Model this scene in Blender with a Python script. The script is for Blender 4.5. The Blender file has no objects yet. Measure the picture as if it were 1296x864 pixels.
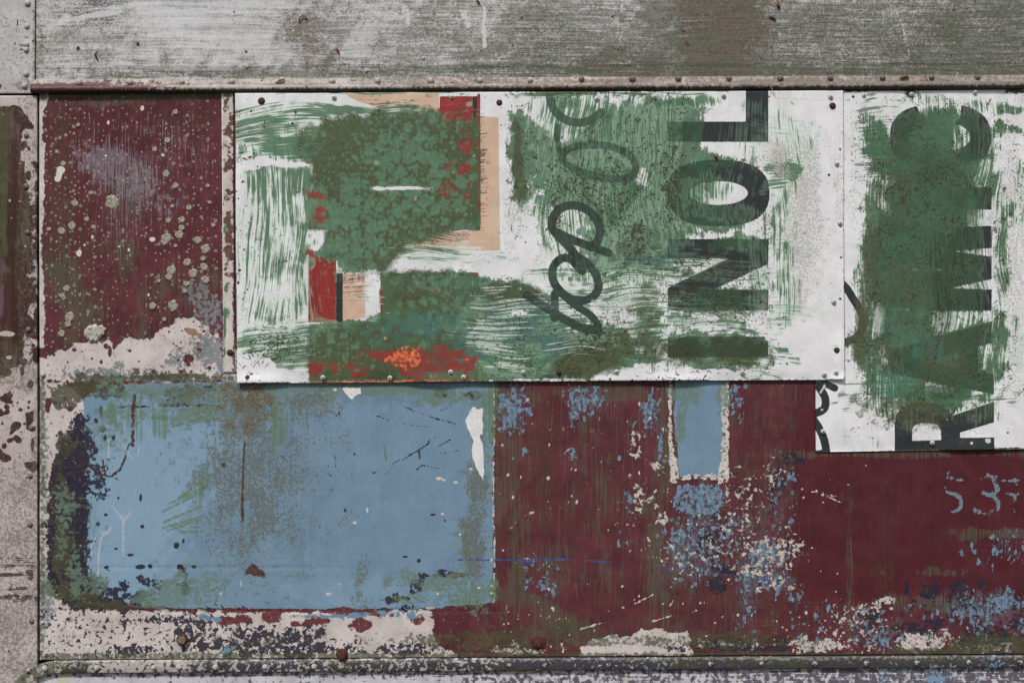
import bpy, bmesh, math, random
import numpy as np
from mathutils import Vector, Matrix, noise as mnoise

# ------------------------------------------------------------------ camera, world, sun
S = 0.0025                       # metres per unit of the drawing the wall was measured in
CX, CY, ZC = 648.0, 432.0, 1.62
scn = bpy.context.scene
COL = scn.collection
def W(px, py, y=0.0):
    return Vector(((px-CX)*S, y, (CY-py)*S+ZC))
cam = bpy.data.cameras.new('camera'); camo = bpy.data.objects.new('camera', cam); COL.objects.link(camo)
camo.location = (0, -4.0, ZC); camo.rotation_euler = (math.radians(90), 0, 0)
cam.sensor_width = 36; cam.lens = 36*4.0/(1296*S); cam.clip_end = 500; cam.clip_start = 0.05
scn.camera = camo
SUN_EL, SUN_AZ = 52.0, -28.0     # sun in front of the wall, high and a little left
wd = bpy.data.worlds.new('World'); scn.world = wd; wd.use_nodes = True
nt = wd.node_tree; sky = nt.nodes.new('ShaderNodeTexSky'); sky.sky_type = 'NISHITA'; sky.sun_disc = False
sky.sun_elevation = math.radians(SUN_EL); sky.sun_rotation = math.radians(180+SUN_AZ); sky.air_density = 1.0; sky.dust_density = 3.0
nt.links.new(sky.outputs[0], nt.nodes['Background'].inputs[0]); nt.nodes['Background'].inputs[1].default_value = 0.062
sl = bpy.data.lights.new('sun', 'SUN'); sl.energy = 2.4; sl.angle = math.radians(10); sl.color = (1.0, 0.965, 0.92)
so = bpy.data.objects.new('sun', sl); COL.objects.link(so)
el, az = math.radians(SUN_EL), math.radians(SUN_AZ)
sd = Vector((math.sin(az)*math.cos(el), -math.cos(az)*math.cos(el), math.sin(el)))
so.rotation_euler = sd.to_track_quat('Z', 'Y').to_euler(); so.location = (-3, -6, 8)
scn.view_settings.view_transform = 'Standard'; scn.view_settings.look = 'None'
scn.view_settings.exposure = 0.5; scn.view_settings.gamma = 1; scn.view_settings.use_curve_mapping = False
scn.render.engine = 'CYCLES'; scn.cycles.max_bounces = 2; scn.cycles.diffuse_bounces = 1; scn.cycles.use_adaptive_sampling = True; scn.cycles.adaptive_threshold = 0.03
scn.cycles.use_denoising = True
scn.cycles.denoiser = 'OPENIMAGEDENOISE'
scn.cycles.denoising_input_passes = 'RGB_ALBEDO_NORMAL'
scn.cycles.denoising_prefilter = 'ACCURATE'

# ------------------------------------------------------------------ paint coverage fields
class Field:
    """how thickly a coat of paint, rust or dirt lies on a sheet: -1.5 none, 0 half gone, 1 solid"""
    def __init__(s, ext, base=-1.6):
        s.x0, s.y0, s.x1, s.y1 = ext; s.p = 1.0
        s.w = int(s.x1-s.x0)+2; s.h = int(s.y1-s.y0)+2
        s.a = np.full((s.h, s.w), base, np.float32)
    @staticmethod
    def like(o):
        n = Field((o.x0, o.y0, o.x1, o.y1)); n.a = o.a.copy(); return n
    def win(s, x0, y0, x1, y1):
        i0 = max(0, int(x0-s.x0)); i1 = min(s.w, int(x1-s.x0)+2); j0 = max(0, int(y0-s.y0)); j1 = min(s.h, int(y1-s.y0)+2)
        if i1 <= i0 or j1 <= j0: return None
        X, Y = np.meshgrid(np.arange(i0, i1, dtype=np.float32)+s.x0, np.arange(j0, j1, dtype=np.float32)+s.y0)
        return (slice(j0, j1), slice(i0, i1)), X, Y
    def _put(s, sl, v, cut):
        if cut: s.a[sl] = np.minimum(s.a[sl], -v)
        else: s.a[sl] = np.maximum(s.a[sl], v)
    def blob(s, cx, cy, rx, ry, a=1.0, rot=0, cut=False):
        m = max(rx, ry)*1.8; r = s.win(cx-m, cy-m, cx+m, cy+m)
        if r is None: return s
        sl, X, Y = r; c, n = math.cos(math.radians(rot)), math.sin(math.radians(rot))
        u = (X-cx)*c+(Y-cy)*n; v = -(X-cx)*n+(Y-cy)*c
        d = np.sqrt((u/rx)**2+(v/ry)**2)
        if min(rx, ry) >= 5:        # nothing on a weathered sheet is a true ellipse
            h_ = (cx*12.9898+cy*78.233) % 6.283; q_ = math.sqrt(rx*ry)
            d = d*(1+.20*np.sin(X*1.7/q_+Y*.9/q_+h_)+.17*np.sin(Y*2.6/q_-X*1.3/q_+2.1*h_)+.12*np.sin(X*.29+Y*.21+h_)+.10*np.sin(X*.17-Y*.33+3*h_))
        s._put(sl, np.minimum(a, a-(d-0.45)*(a+1.3)/0.9), cut); return s
    def poly(s, pts, f=3.0, a=1.0, cut=False):
        P = np.array(pts, np.float32); m = f*3+3
        r = s.win(P[:,0].min()-m, P[:,1].min()-m, P[:,0].max()+m, P[:,1].max()+m)
        if r is None: return s
        sl, X, Y = r; d2 = np.full(X.shape, 1e9, np.float32); ins = np.zeros(X.shape, bool)
        for i in range(len(P)):
            ax, ay = P[i]; bx, by = P[(i+1) % len(P)]
            ex, ey = bx-ax, by-ay; L = ex*ex+ey*ey+1e-9
            t = np.clip(((X-ax)*ex+(Y-ay)*ey)/L, 0, 1)
            d2 = np.minimum(d2, (X-ax-t*ex)**2+(Y-ay-t*ey)**2)
            if ay != by:
                c = ((ay > Y) != (by > Y)) & (X < (bx-ax)*(Y-ay)/(by-ay)+ax); ins ^= c
        d = np.sqrt(d2); sd_ = np.where(ins, d, -d)/f
        s._put(sl, np.clip(sd_, -1.6, a), cut); return s
    def rect(s, x0, y0, x1, y1, f=3.0, a=1.0, cut=False):
        return s.poly([(x0,y0),(x1,y0),(x1,y1),(x0,y1)], f, a, cut)
    def line(s, pts, w=2.0, f=None, a=1.0, cut=False):
        f = f or 1.2; P = np.array(pts, np.float32); m = w+f*3+2
        r = s.win(P[:,0].min()-m, P[:,1].min()-m, P[:,0].max()+m, P[:,1].max()+m)
        if r is None: return s
        sl, X, Y = r; d2 = np.full(X.shape, 1e9, np.float32)
        for i in range(len(P)-1):
            ax, ay = P[i]; bx, by = P[i+1]; ex, ey = bx-ax, by-ay; L = ex*ex+ey*ey+1e-9
            t = np.clip(((X-ax)*ex+(Y-ay)*ey)/L, 0, 1)
            d2 = np.minimum(d2, (X-ax-t*ex)**2+(Y-ay-t*ey)**2)
        s._put(sl, np.clip((w/2-np.sqrt(d2))/f, -1.6, a), cut); return s
    def ring(s, cx, cy, rx, ry, ix, iy, f=1.2, a=1.0):
        n = 48; o = [(cx+rx*math.copysign(abs(math.cos(t))**.8, math.cos(t)), cy+ry*math.copysign(abs(math.sin(t))**.8, math.sin(t))) for t in [2*math.pi*k/n for k in range(n)]]
        t_ = Field((s.x0, s.y0, s.x1, s.y1)); t_.poly(o, f, a)
        i_ = [(cx+ix*math.cos(2*math.pi*k/n), cy+iy*math.sin(2*math.pi*k/n)) for k in range(n)]
        t_.poly(i_, f, 1.6, cut=True); s.a = np.maximum(s.a, t_.a); return s
    def scatter(s, n, x0, y0, x1, y1, r0, r1, a=1.0, seed=1, stretch=1.0):
        g = random.Random(seed)
        for _ in range(n):
            r = r0+(r1-r0)*g.random()**2.5
            s.blob(g.uniform(x0,x1), g.uniform(y0,y1), r*g.uniform(.8,1.3), r*stretch*g.uniform(.7,1.3), a, g.uniform(-20,20))
        return s
    def sample(s, X, Y):
        fx = np.clip(X-s.x0, 0, s.w-1.001); fy = np.clip(Y-s.y0, 0, s.h-1.001)
        i = fx.astype(int); j = fy.astype(int); u = fx-i; v = fy-j; A = s.a
        return (A[j,i]*(1-u)+A[j,i+1]*u)*(1-v)+(A[j+1,i]*(1-u)+A[j+1,i+1]*u)*v
def rip(pts, amp=3, step=8, seed=0):
    """a torn outline: a polygon with its edges roughened"""
    g = random.Random(seed); o = []
    for i in range(len(pts)):
        (ax, ay), (bx, by) = pts[i], pts[(i+1) % len(pts)]
        n = max(1, int(math.hypot(bx-ax, by-ay)/step))
        for k in range(n):
            t = k/n; o.append((ax+(bx-ax)*t+g.uniform(-amp, amp), ay+(by-ay)*t+g.uniform(-amp, amp)))
    return o

def smooth(pts, n=2):
    for _ in range(n):
        q = [pts[0]]
        for a, b in zip(pts, pts[1:]): q += [(a[0]*.75+b[0]*.25, a[1]*.75+b[1]*.25), (a[0]*.25+b[0]*.75, a[1]*.25+b[1]*.75)]
        pts = q+[pts[-1]]
    return pts
# ------------------------------------------------------------------ materials
def lin(c):
    r = []
    for v in c[:3]:
        v = v/255; r.append(v/12.92 if v <= .04045 else ((v+.055)/1.055)**2.4)
    return (r[0], r[1], r[2], 1)
class Mat:
    KIND = {  # sx, sy (per unit), detail, roughness, distortion, gain
        'fine': (1/2.4, 1/2.4, 1.5, .6, 0, 4.2), 'speck': (1/5, 1/5, 3, .6, .0, 4.6), 'flake': (1/10, 1/10, 4, .62, .5, 5.0),
        'chunk': (1/34, 1/34, 6, .66, .3, 5.0), 'big': (1/130, 1/130, 4, .55, .2, 5.0), 'worm': (1/8, 1/8, 2, .55, 2.2, 4.6),
        'vb': (1/4.4, 1/150, 3, .62, .0, 4.6), 'hb': (1/150, 1/4.4, 3, .62, .0, 4.6), 'vw': (1/9, 1/120, 3, .6, .2, 4.6), 'hw': (1/120, 1/9, 3, .6, .2, 4.6),
        'vf': (1/1.9, 1/48, 2, .6, 0, 4.4), 'hf': (1/52, 1/1.9, 2, .6, 0, 4.4), 'vflake': (1/7, 1/16, 4, .62, .4, 5.0)}
    def __init__(s, name, base, rough=.55, spec=.35, metal=0.0):
        s.m = bpy.data.materials.new(name); s.m.use_nodes = True; s.t = s.m.node_tree; s.n = s.t.nodes
        s.b = s.n['Principled BSDF']; s.b.inputs['Roughness'].default_value = rough; s.b.inputs['Metallic'].default_value = metal
        s.b.inputs['Specular IOR Level'].default_value = spec
        tc = s.n.new('ShaderNodeTexCoord'); sp = s.n.new('ShaderNodeSeparateXYZ'); s.t.links.new(tc.outputs['Object'], sp.inputs[0])
        s.x = s.math('MULTIPLY', sp.outputs[0], 1/S); s.z = s.math('MULTIPLY', s.math('ADD', sp.outputs[2], s.math('MULTIPLY', sp.outputs[1], .9)), 1/S)
        s.cache = {}; s.h = None; s.wander = 38.0 if 'board' in name else 7.0; s.fields = {}; s.c = s.colour(base)
    def math(s, op, a, b=0.0, clamp=False):
        n = s.n.new('ShaderNodeMath'); n.operation = op; n.use_clamp = clamp
        for i, v in enumerate((a, b)):
            if isinstance(v, (int, float)): n.inputs[i].default_value = v
            else: s.t.links.new(v, n.inputs[i])
        return n.outputs[0]
    def noise(s, kind, seed=0, ang=0):
        k = (kind, seed, ang)
        if k in s.cache: return s.cache[k]
        X, Z = s.x, s.z
        if ang:
            c, n_ = math.cos(math.radians(ang)), math.sin(math.radians(ang))
            X, Z = s.math('ADD', s.math('MULTIPLY', s.x, c), s.math('MULTIPLY', s.z, n_)), s.math('ADD', s.math('MULTIPLY', s.x, -n_), s.math('MULTIPLY', s.z, c))
        if kind in ('vb', 'vf', 'hb', 'hf'):           # brush marks wander
            w_ = s.warp()
            if kind[0] == 'v': X = s.math('ADD', X, w_)
            else: Z = s.math('ADD', Z, w_)
        cb = s.n.new('ShaderNodeCombineXYZ')
        if kind.startswith('dots'):
            sc = {'dots': 1/9, 'dotsb': 1/16, 'dotss': 1/6}[kind]
            s.t.links.new(s.math('ADD', s.math('MULTIPLY', X, sc), seed*17.3), cb.inputs[0]); s.t.links.new(s.math('MULTIPLY', Z, sc), cb.inputs[1])
            w = s.n.new('ShaderNodeTexNoise'); w.noise_dimensions = '2D'; w.inputs['Scale'].default_value = 2.2; w.inputs['Detail'].default_value = 1
            s.t.links.new(cb.outputs[0], w.inputs['Vector'])
            ad = s.n.new('ShaderNodeVectorMath'); ad.operation = 'MULTIPLY_ADD'; ad.inputs[1].default_value = (.3, .3, 0)
            s.t.links.new(w.outputs['Color'], ad.inputs[0]); s.t.links.new(cb.outputs[0], ad.inputs[2])
            v = s.n.new('ShaderNodeTexVoronoi'); v.voronoi_dimensions = '2D'; v.inputs['Scale'].default_value = 1; v.inputs['Randomness'].default_value = .95
            s.t.links.new(ad.outputs[0], v.inputs['Vector'])
            sr = s.n.new('ShaderNodeSeparateColor'); s.t.links.new(v.outputs['Color'], sr.inputs[0])
            o = s.math('ADD', s.math('MULTIPLY', s.math('SUBTRACT', .36, v.outputs['Distance']), 4.0), s.math('MULTIPLY', s.math('SUBTRACT', sr.outputs[0], .55), 1.9))
        else:
            sx, sy, det, ro, di, g = s.KIND[kind]
            s.t.links.new(s.math('ADD', s.math('MULTIPLY', X, sx), seed*13.7), cb.inputs[0]); s.t.links.new(s.math('ADD', s.math('MULTIPLY', Z, sy), seed*5.1), cb.inputs[1])
            w = s.n.new('ShaderNodeTexNoise'); w.noise_dimensions = '2D'; w.inputs['Scale'].default_value = 1
            w.inputs['Detail'].default_value = det; w.inputs['Roughness'].default_value = ro; w.inputs['Distortion'].default_value = di
            s.t.links.new(cb.outputs[0], w.inputs['Vector']); o = s.math('MULTIPLY', s.math('SUBTRACT', w.outputs['Fac'], .5), g)
        s.cache[k] = o; return o
    def warp(s):
        if 'warp' in s.cache: return s.cache['warp']
        cb = s.n.new('ShaderNodeCombineXYZ'); s.t.links.new(s.math('MULTIPLY', s.x, 1/150), cb.inputs[0]); s.t.links.new(s.math('MULTIPLY', s.z, 1/150), cb.inputs[1])
        w = s.n.new('ShaderNodeTexNoise'); w.noise_dimensions = '2D'; w.inputs['Scale'].default_value = 1; w.inputs['Detail'].default_value = 1
        s.t.links.new(cb.outputs[0], w.inputs['Vector']); o = s.math('MULTIPLY', w.outputs['Fac'], s.wander)
        s.cache['warp'] = o; return o
    def colour(s, c):
        if isinstance(c[0], (int, float)):
            n = s.n.new('ShaderNodeRGB'); n.outputs[0].default_value = lin(c); return n.outputs[0]
        a, b, kind = c[:3]; seed = c[3] if len(c) > 3 else 0
        f = s.math('ADD', s.math('MULTIPLY', s.noise(kind, seed), .75), .5, True)
        return s.mix(f, s.colour(a), s.colour(b))
    def mix(s, f, a, b):
        n = s.n.new('ShaderNodeMix'); n.data_type = 'RGBA'
        if isinstance(f, (int, float)): n.inputs[0].default_value = f
        else: s.t.links.new(f, n.inputs[0])
        s.t.links.new(a, n.inputs[6]); s.t.links.new(b, n.inputs[7]); return n.outputs[2]
    def layer(s, name, colour, field, noises, soft=.25, op=1.0, cap=None, relief=0):
        """one coat: field (Field or a number) + noises [(kind, amp, seed[, angle])] thresholded at zero"""
        if isinstance(field, Field):
            if cap is not None: field.a = np.minimum(field.a, cap)
            s.fields[name] = field
            at = s.n.new('ShaderNodeAttribute'); at.attribute_name = name; d = at.outputs['Fac']
        else: d = field
        for q in noises:
            kind, amp = q[0], q[1]; seed = q[2] if len(q) > 2 else len(s.fields); ang = q[3] if len(q) > 3 else 0
            d = s.math('ADD', s.math('MULTIPLY', s.noise(kind, seed, ang), amp), d)
        m = s.math('MULTIPLY', s.math('ADD', s.math('DIVIDE', d, soft), .5, True), op, True)
        if relief: s.h = s.math('MULTIPLY', m, relief) if s.h is None else s.math('ADD', s.h, s.math('MULTIPLY', m, relief))
        s.c = s.mix(m, s.c, s.colour(colour)); return m
    def done(s, bump=(('vb', .4, 3), ('speck', .35, 7)), dist=.0006, strength=.5):
        s.t.links.new(s.c, s.b.inputs['Base Color'])
        h = s.h
        for k, a, sd_ in bump:
            v = s.math('MULTIPLY', s.noise(k, sd_), a); h = v if h is None else s.math('ADD', h, v)
        if h is not None:
            bp = s.n.new('ShaderNodeBump'); bp.inputs['Distance'].default_value = dist; bp.inputs['Strength'].default_value = strength
            s.t.links.new(h, bp.inputs['Height']); s.t.links.new(bp.outputs[0], s.b.inputs['Normal'])
        return s

class ZonedMat:
    """one paint job written once and compiled per zone of a sheet, each zone with only the coats that reach it"""
    def __init__(s, name, base, rough=.55, spec=.35, zones=()):
        s.a = (name, base, rough, spec); s.ops = []; s.zones = zones; s.fields = {}; s.k = 0
    def layer(s, name, colour, field, noises, soft=.25, op=1.0, cap=None, relief=0):
        if cap is not None: field.a = np.minimum(field.a, cap)
        s.fields[name] = field; s.ops.append((name, colour, field, noises, soft, op, relief))
    def done(s, bump, dist, strength):
        s.ms = []
        for i, (zx0, zx1) in enumerate(s.zones):
            m_ = Mat(s.a[0]+'_%d' % i, *s.a[1:])
            for name, colour, field, noises, soft, op, relief in s.ops:
                i0 = max(0, int(zx0-field.x0-3)); i1 = min(field.w, int(zx1-field.x0+4))
                if field.a[:, i0:i1].max() < -1.5: continue
                m_.layer(name, colour, field, noises, soft, op, None, relief)
            m_.done(bump, dist, strength); s.ms.append(m_.m)
        s.m = s.ms[0]; return s
# ------------------------------------------------------------------ objects
def tag(o, label=None, cat=None, group=None, kind=None):
    if label: o['label'] = label
    if cat: o['category'] = cat
    if group: o['group'] = group
    if kind: o['kind'] = kind
    return o
def link(name, me, parent=None, loc=(0,0,0), mat=None):
    o = bpy.data.objects.new(name, me); COL.objects.link(o); o.location = loc
    if parent is not None: o.parent = parent
    if mat is not None: me.materials.append(mat)
    return o
def from_bm(name, bm, parent=None, loc=(0,0,0), mat=None, smooth=True):
    me = bpy.data.meshes.new(name); bmesh.ops.recalc_face_normals(bm, faces=bm.faces[:]); bm.to_mesh(me); bm.free()
    for p in me.polygons: p.use_smooth = smooth
    return link(name, me, parent, loc, mat)
def wob(x, y, k, sd_):
    return mnoise.noise(Vector((x*k+sd_*7.1, y*k-sd_*3.3, sd_)))
def ticks(a, b, lo, hi, fine, coarse):
    t = [a]
    while t[-1] < b-1e-6:
        x = t[-1]; st = fine if lo-coarse <= x <= hi else coarse
        t.append(min(b, x+st))
    return np.array(t, np.float32)
def sheet(name, corners, depth, thick, mat, pitch=1.5, dent=0.0, seed=1, bulge=None, parent=None):
    """a sheet of metal: corners (px) tl tr br bl, its face DEPTH metres in front of the wall plane, fine enough to carry its paint coats"""
    (ax, ay), (bx, by), (cx, cy), (dx, dy) = corners
    X0, X1 = min(ax, dx), max(bx, cx); Y0, Y1 = min(ay, by), max(cy, dy)
    tx = ticks(X0, X1, -6, 1302, pitch, 12); ty = ticks(Y0, Y1, -6, 870, pitch, 12)
    U, V = np.meshgrid((tx-X0)/(X1-X0), (ty-Y0)/(Y1-Y0))
    X = (ax*(1-U)+bx*U)*(1-V)+(dx*(1-U)+cx*U)*V; Y = (ay*(1-U)+by*U)*(1-V)+(dy*(1-U)+cy*U)*V
    h, w = X.shape
    org = W(dx, dy, -depth)
    D = np.zeros_like(X)
    if dent:
        cg = 24; gx = np.arange(X0-cg, X1+2*cg, cg); gy = np.arange(Y0-cg, Y1+2*cg, cg)
        G = np.array([[wob(x, y, 1/150, seed)+.45*wob(x, y, 1/55, seed+3) for x in gx] for y in gy], np.float32)
        fx = np.clip((X-gx[0])/cg, 0, len(gx)-1.01); fy = np.clip((Y-gy[0])/cg, 0, len(gy)-1.01); i = fx.astype(int); j = fy.astype(int)
        u = fx-i; v = fy-j; u = u*u*(3-2*u); v = v*v*(3-2*v)
        D += dent*((G[j,i]*(1-u)+G[j,i+1]*u)*(1-v)+(G[j+1,i]*(1-u)+G[j+1,i+1]*u)*v)
    if bulge is not None: D += bulge(X, Y)
    e = np.ones((h, w), bool); e[1:-1, 1:-1] = False; D = D+np.where(e, -.0006, 0)
    front = np.stack([(X-dx)*S, -D, (dy-Y)*S], -1).reshape(-1, 3)
    idx = np.arange(h*w).reshape(h, w)
    q = np.stack([idx[1:, :-1], idx[1:, 1:], idx[:-1, 1:], idx[:-1, :-1]], -1).reshape(-1, 4)
    loop = np.concatenate([idx[0, :-1], idx[:-1, -1], idx[-1, :0:-1], idx[:0:-1, 0]])
    back = front[loop].copy(); back[:, 1] = thick; nb = h*w+np.arange(len(loop))
    nx = np.roll(loop, -1); nn = np.roll(nb, -1)
    q2 = np.stack([loop, nx, nn, nb], -1)
    V3 = np.concatenate([front, back]).astype(np.float32); Q = np.concatenate([q, q2]).astype(np.int32)
    me = bpy.data.meshes.new(name); me.vertices.add(len(V3)); me.vertices.foreach_set('co', V3.ravel())
    me.loops.add(Q.size); me.loops.foreach_set('vertex_index', Q.ravel())
    me.polygons.add(len(Q)); me.polygons.foreach_set('loop_start', np.arange(0, Q.size, 4, dtype=np.int32))
    sm = np.ones(len(Q), bool); sm[len(q):] = False; me.polygons.foreach_set('use_smooth', sm)
    me.update(calc_edges=True)
    XX = np.concatenate([X.ravel(), X.ravel()[loop]]); YY = np.concatenate([Y.ravel(), Y.ravel()[loop]])
    for k, f in mat.fields.items():
        at = me.attributes.new(k, 'FLOAT', 'POINT'); at.data.foreach_set('value', f.sample(XX, YY).astype(np.float32))
    o = link(name, me, parent, org, mat.m)
    if isinstance(mat, ZonedMat):
        for q_ in mat.ms[1:]: me.materials.append(q_)
        xm = XX[Q].mean(1); mi = np.zeros(len(Q), np.int32)
        for k_, (z0, z1) in enumerate(mat.zones): mi[(xm >= z0) & (xm < z1)] = k_
        me.polygons.foreach_set('material_index', mi)
    return o
def place(o, parent, px, py, depth=0.0, rot=0, sc=1.0):
    """put a part at a drawing point on its thing"""
    o.parent = parent; o.location = W(px, py, -depth)-parent.location; o.rotation_euler = (0, rot, 0); o.scale = (sc, sc, sc)
    return o
_made = {}
def proto(kind, build):
    if kind not in _made: _made[kind] = build()
    return _made[kind]
def dome_mesh(r, h, rings=5, seg=16, foot=.0):
    bm = bmesh.new(); prev = None
    for k in range(rings+1):
        t = math.pi/2*k/rings; rr = r*math.cos(t); hh = -h*math.sin(t)-foot
        if k == rings: c = bm.verts.new((0, hh, 0)); [bm.faces.new((prev[i], prev[(i+1) % seg], c)) for i in range(seg)]; break
        ring = [bm.verts.new((rr*math.cos(2*math.pi*i/seg), hh, rr*math.sin(2*math.pi*i/seg))) for i in range(seg)]
        if prev: [bm.faces.new((prev[i], prev[(i+1) % seg], ring[(i+1) % seg], ring[i])) for i in range(seg)]
        else:
            base = [bm.verts.new((rr*math.cos(2*math.pi*i/seg), .001, rr*math.sin(2*math.pi*i/seg))) for i in range(seg)]
            [bm.faces.new((base[i], base[(i+1) % seg], ring[(i+1) % seg], ring[i])) for i in range(seg)]
        prev = ring
    me = bpy.data.meshes.new('rivet'); bmesh.ops.recalc_face_normals(bm, faces=bm.faces[:]); bm.to_mesh(me); bm.free()
    for p in me.polygons: p.use_smooth = True
    return me
def lathe_mesh(name, prof, seg=20, off=0):
    bm = bmesh.new(); rings = []
    for r, y in prof:
        rings.append([bm.verts.new((r*math.cos(2*math.pi*(i+off)/seg), -y, r*math.sin(2*math.pi*(i+off)/seg))) for i in range(seg)])
    for a, b in zip(rings, rings[1:]):
        for i in range(seg): bm.faces.new((a[i], a[(i+1) % seg], b[(i+1) % seg], b[i]))
    bm.faces.new(rings[-1])
    me = bpy.data.meshes.new(name); bmesh.ops.recalc_face_normals(bm, faces=bm.faces[:]); bm.to_mesh(me); bm.free()
    return me

# small plain materials
def simple(name, base, layers=(), rough=.55, spec=.35, metal=0.0, bump=(('speck', .5, 7),), dist=.0005):
    m = Mat(name, base, rough, spec, metal)
    for i, (c, d, ns) in enumerate(layers): m.layer('l%d' % i, c, d, ns)
    return m.done(bump, dist).m
M_riv_pale = simple('rivet_pale_paint', ((188,183,178),(150,148,142),'speck'), [((70,66,60), -.75, [('speck',1,3)])])
M_riv_grey = simple('rivet_grimy_paint', ((118,112,104),(88,84,74),'speck'), [((60,54,46), -.5, [('speck',1,3)])])
M_riv_dark = simple('rivet_rust', ((74,44,38),(48,28,26),'speck'), [((110,62,40), -.6, [('speck',1,3)])], rough=.75)
M_riv_mix = simple('rivet_chipped_paint', ((178,170,168),(140,134,132),'speck'), [((58,54,66), .0, [('speck',1,3)])])
M_screw = simple('screw_zinc', ((214,212,210),(176,172,168),'fine'), rough=.3, spec=.8, metal=.15, bump=(), )
M_recess = simple('screw_recess', (30,28,27), rough=.7)
M_hole = simple('hole_rust', ((44,20,18),(26,14,14),'fine'), rough=.9)
M_boltr = simple('bolt_rust', ((92,52,44),(60,34,30),'speck'), [((128,104,84), -.7, [('speck',1,3)])], rough=.8, dist=.001)
M_boltg = simple('bolt_grimed', ((128,118,104),(96,84,74),'speck'), [((96,50,44), -.3, [('speck',1,3)])], rough=.8, dist=.001)

def rivets(parent, pts, mat, r=3.4, h=2.4, depth=.0, name='rivet', seed=0, label=None):
    me = dome_mesh(r*S, h*S); me.name = name; me.materials.append(mat); g = random.Random(seed)
    for x, y in pts:
        o = bpy.data.objects.new(name, me); COL.objects.link(o)
        place(o, parent, x, y, depth+.0003, g.uniform(0, 6.28), g.uniform(.85, 1.12))
        if label: o['label'] = label
def screws(parent, pts, depth, sc=1.0, seed=3):
    prof = [(3.1,-.3),(3.1,.5),(2.7,.9),(2.2,1.0),(2.2,1.6),(1.9,2.2),(1.0,2.5),(.9,2.0)]
    me = lathe_mesh('screw', [(r*S, y*S) for r, y in prof]); me.materials.append(M_screw)
    bm = bmesh.new()
    for a in (0, 1):
        v = [bm.verts.new(((c if a == 0 else d)*S, -y*S, (d if a == 0 else c)*S)) for y in (1.6, 2.62) for c, d in ((-.9,-.28),(.9,-.28),(.9,.28),(-.9,.28))]
        for f in ((0,1,2,3),(4,5,6,7),(0,1,5,4),(1,2,6,5),(2,3,7,6),(3,0,4,7)): bm.faces.new([v[k] for k in f])
    rc = bpy.data.meshes.new('recess'); bmesh.ops.recalc_face_normals(bm, faces=bm.faces[:]); bm.to_mesh(rc); bm.free(); rc.materials.append(M_recess)
    g = random.Random(seed)
    for x, y in pts:
        o = bpy.data.objects.new('screw', me); COL.objects.link(o); place(o, parent, x, y, depth, g.uniform(0, 6.28), sc)
        c = bpy.data.objects.new('recess', rc); COL.objects.link(c); c.parent = o

rnd = random.Random(5)
EXT = (-420, -220, 1720, 1080)
FULL = (-430, -230, 1730, 1090)
# ================================================================== ground
gm = Mat('ground_gravel', ((92,86,76),(70,66,58),'chunk'), .9); gm.layer('g', (54,60,40), -.1, [('chunk',1,2),('speck',.5,3)]); gm.done((('speck',1,2),), .004)
me = bpy.data.meshes.new('ground'); me.from_pydata([(-200,-200,0),(200,-200,0),(200,200,0),(-200,200,0)], [], [(0,1,2,3)])
tag(link('ground', me, None, (0,0,0), gm.m), kind='structure')

# ================================================================== backing frame behind the seams
def box_obj(name, x0, y0, x1, y1, depth, thick, mat, parent=None):
    bm = bmesh.new(); bmesh.ops.create_cube(bm, size=1)
    w, h = (x1-x0)*S, (y1-y0)*S
    for v in bm.verts: v.co = Vector(((v.co.x+.5)*w, (v.co.y+.5)*thick, (v.co.z+.5)*h))
    return from_bm(name, bm, parent, W(x0, y1, -depth), mat, False)
M_dark = simple('frame_dark_rust', ((40,32,28),(24,20,18),'chunk'), rough=.9)
fr = box_obj('wagon_frame', -400, -205, 1700, 1060, -.016, .12, M_dark)
tag(fr, 'dark rusted wagon frame showing through the open seams between the sheets', 'frame')

# ================================================================== top panel
def drift(px): return -6.0*(px-46)/1250.0     # everything runs up slightly to the right
E = (40, -215, 1710, 120)
m = Mat('top_panel_paint', ((200,199,199),(174,173,170),'hw'), .55, .2)
f = Field(E); f.rect(40,-215,1710,120,5,-.45)
for a in [(100,60,70,40,-.1),(200,70,120,30,.1),(400,60,70,60,.2),(520,50,90,60,.1),(700,45,120,70,.35),(640,75,120,40,.3),(800,70,110,60,.4),(905,50,110,110,.9),(1100,60,260,110,.35),(1280,40,200,110,.4),(360,95,300,12,.2)]: f.blob(*a)
m.layer('t_grime', ((130,130,125),(104,104,97),'chunk'), f, [('fine',.38,1),('speck',.3,5),('chunk',.4,2),('hf',.4,3),('hb',.25,8)], .9, .9)
f = Field(E, -1.0)
for a in [(560,40,200,60,-.5),(380,45,38,55,.15),(380,30,20,20,.1),(905,55,60,130,.7),(915,70,36,90,.9),(885,20,30,50,.6),(780,90,120,20,.3),(1050,60,150,90,-.5),(1230,60,180,90,-.35),(680,60,100,60,-.6),(150,50,60,30,-.35),(60,60,30,60,-.3),(1150,92,300,8,.2)]: f.blob(*a)
m.layer('t_brown', ((98,82,72),(112,97,88),'speck'), f, [('speck',.5,4),('fine',.25,9),('chunk',.5,5),('hf',.3,6)], 1.0, .85)
f = Field(E, -1.7)
for a in [(120,45,110,40,-.35),(250,93,250,9,.25),(280,60,80,14,-.2),(500,95,180,8,.35),(545,60,80,12,-.1),(450,49,60,5,.1),(760,86,160,10,.25),(1040,94,180,8,-.2),(620,70,160,40,-.6)]: f.blob(*a)
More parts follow.
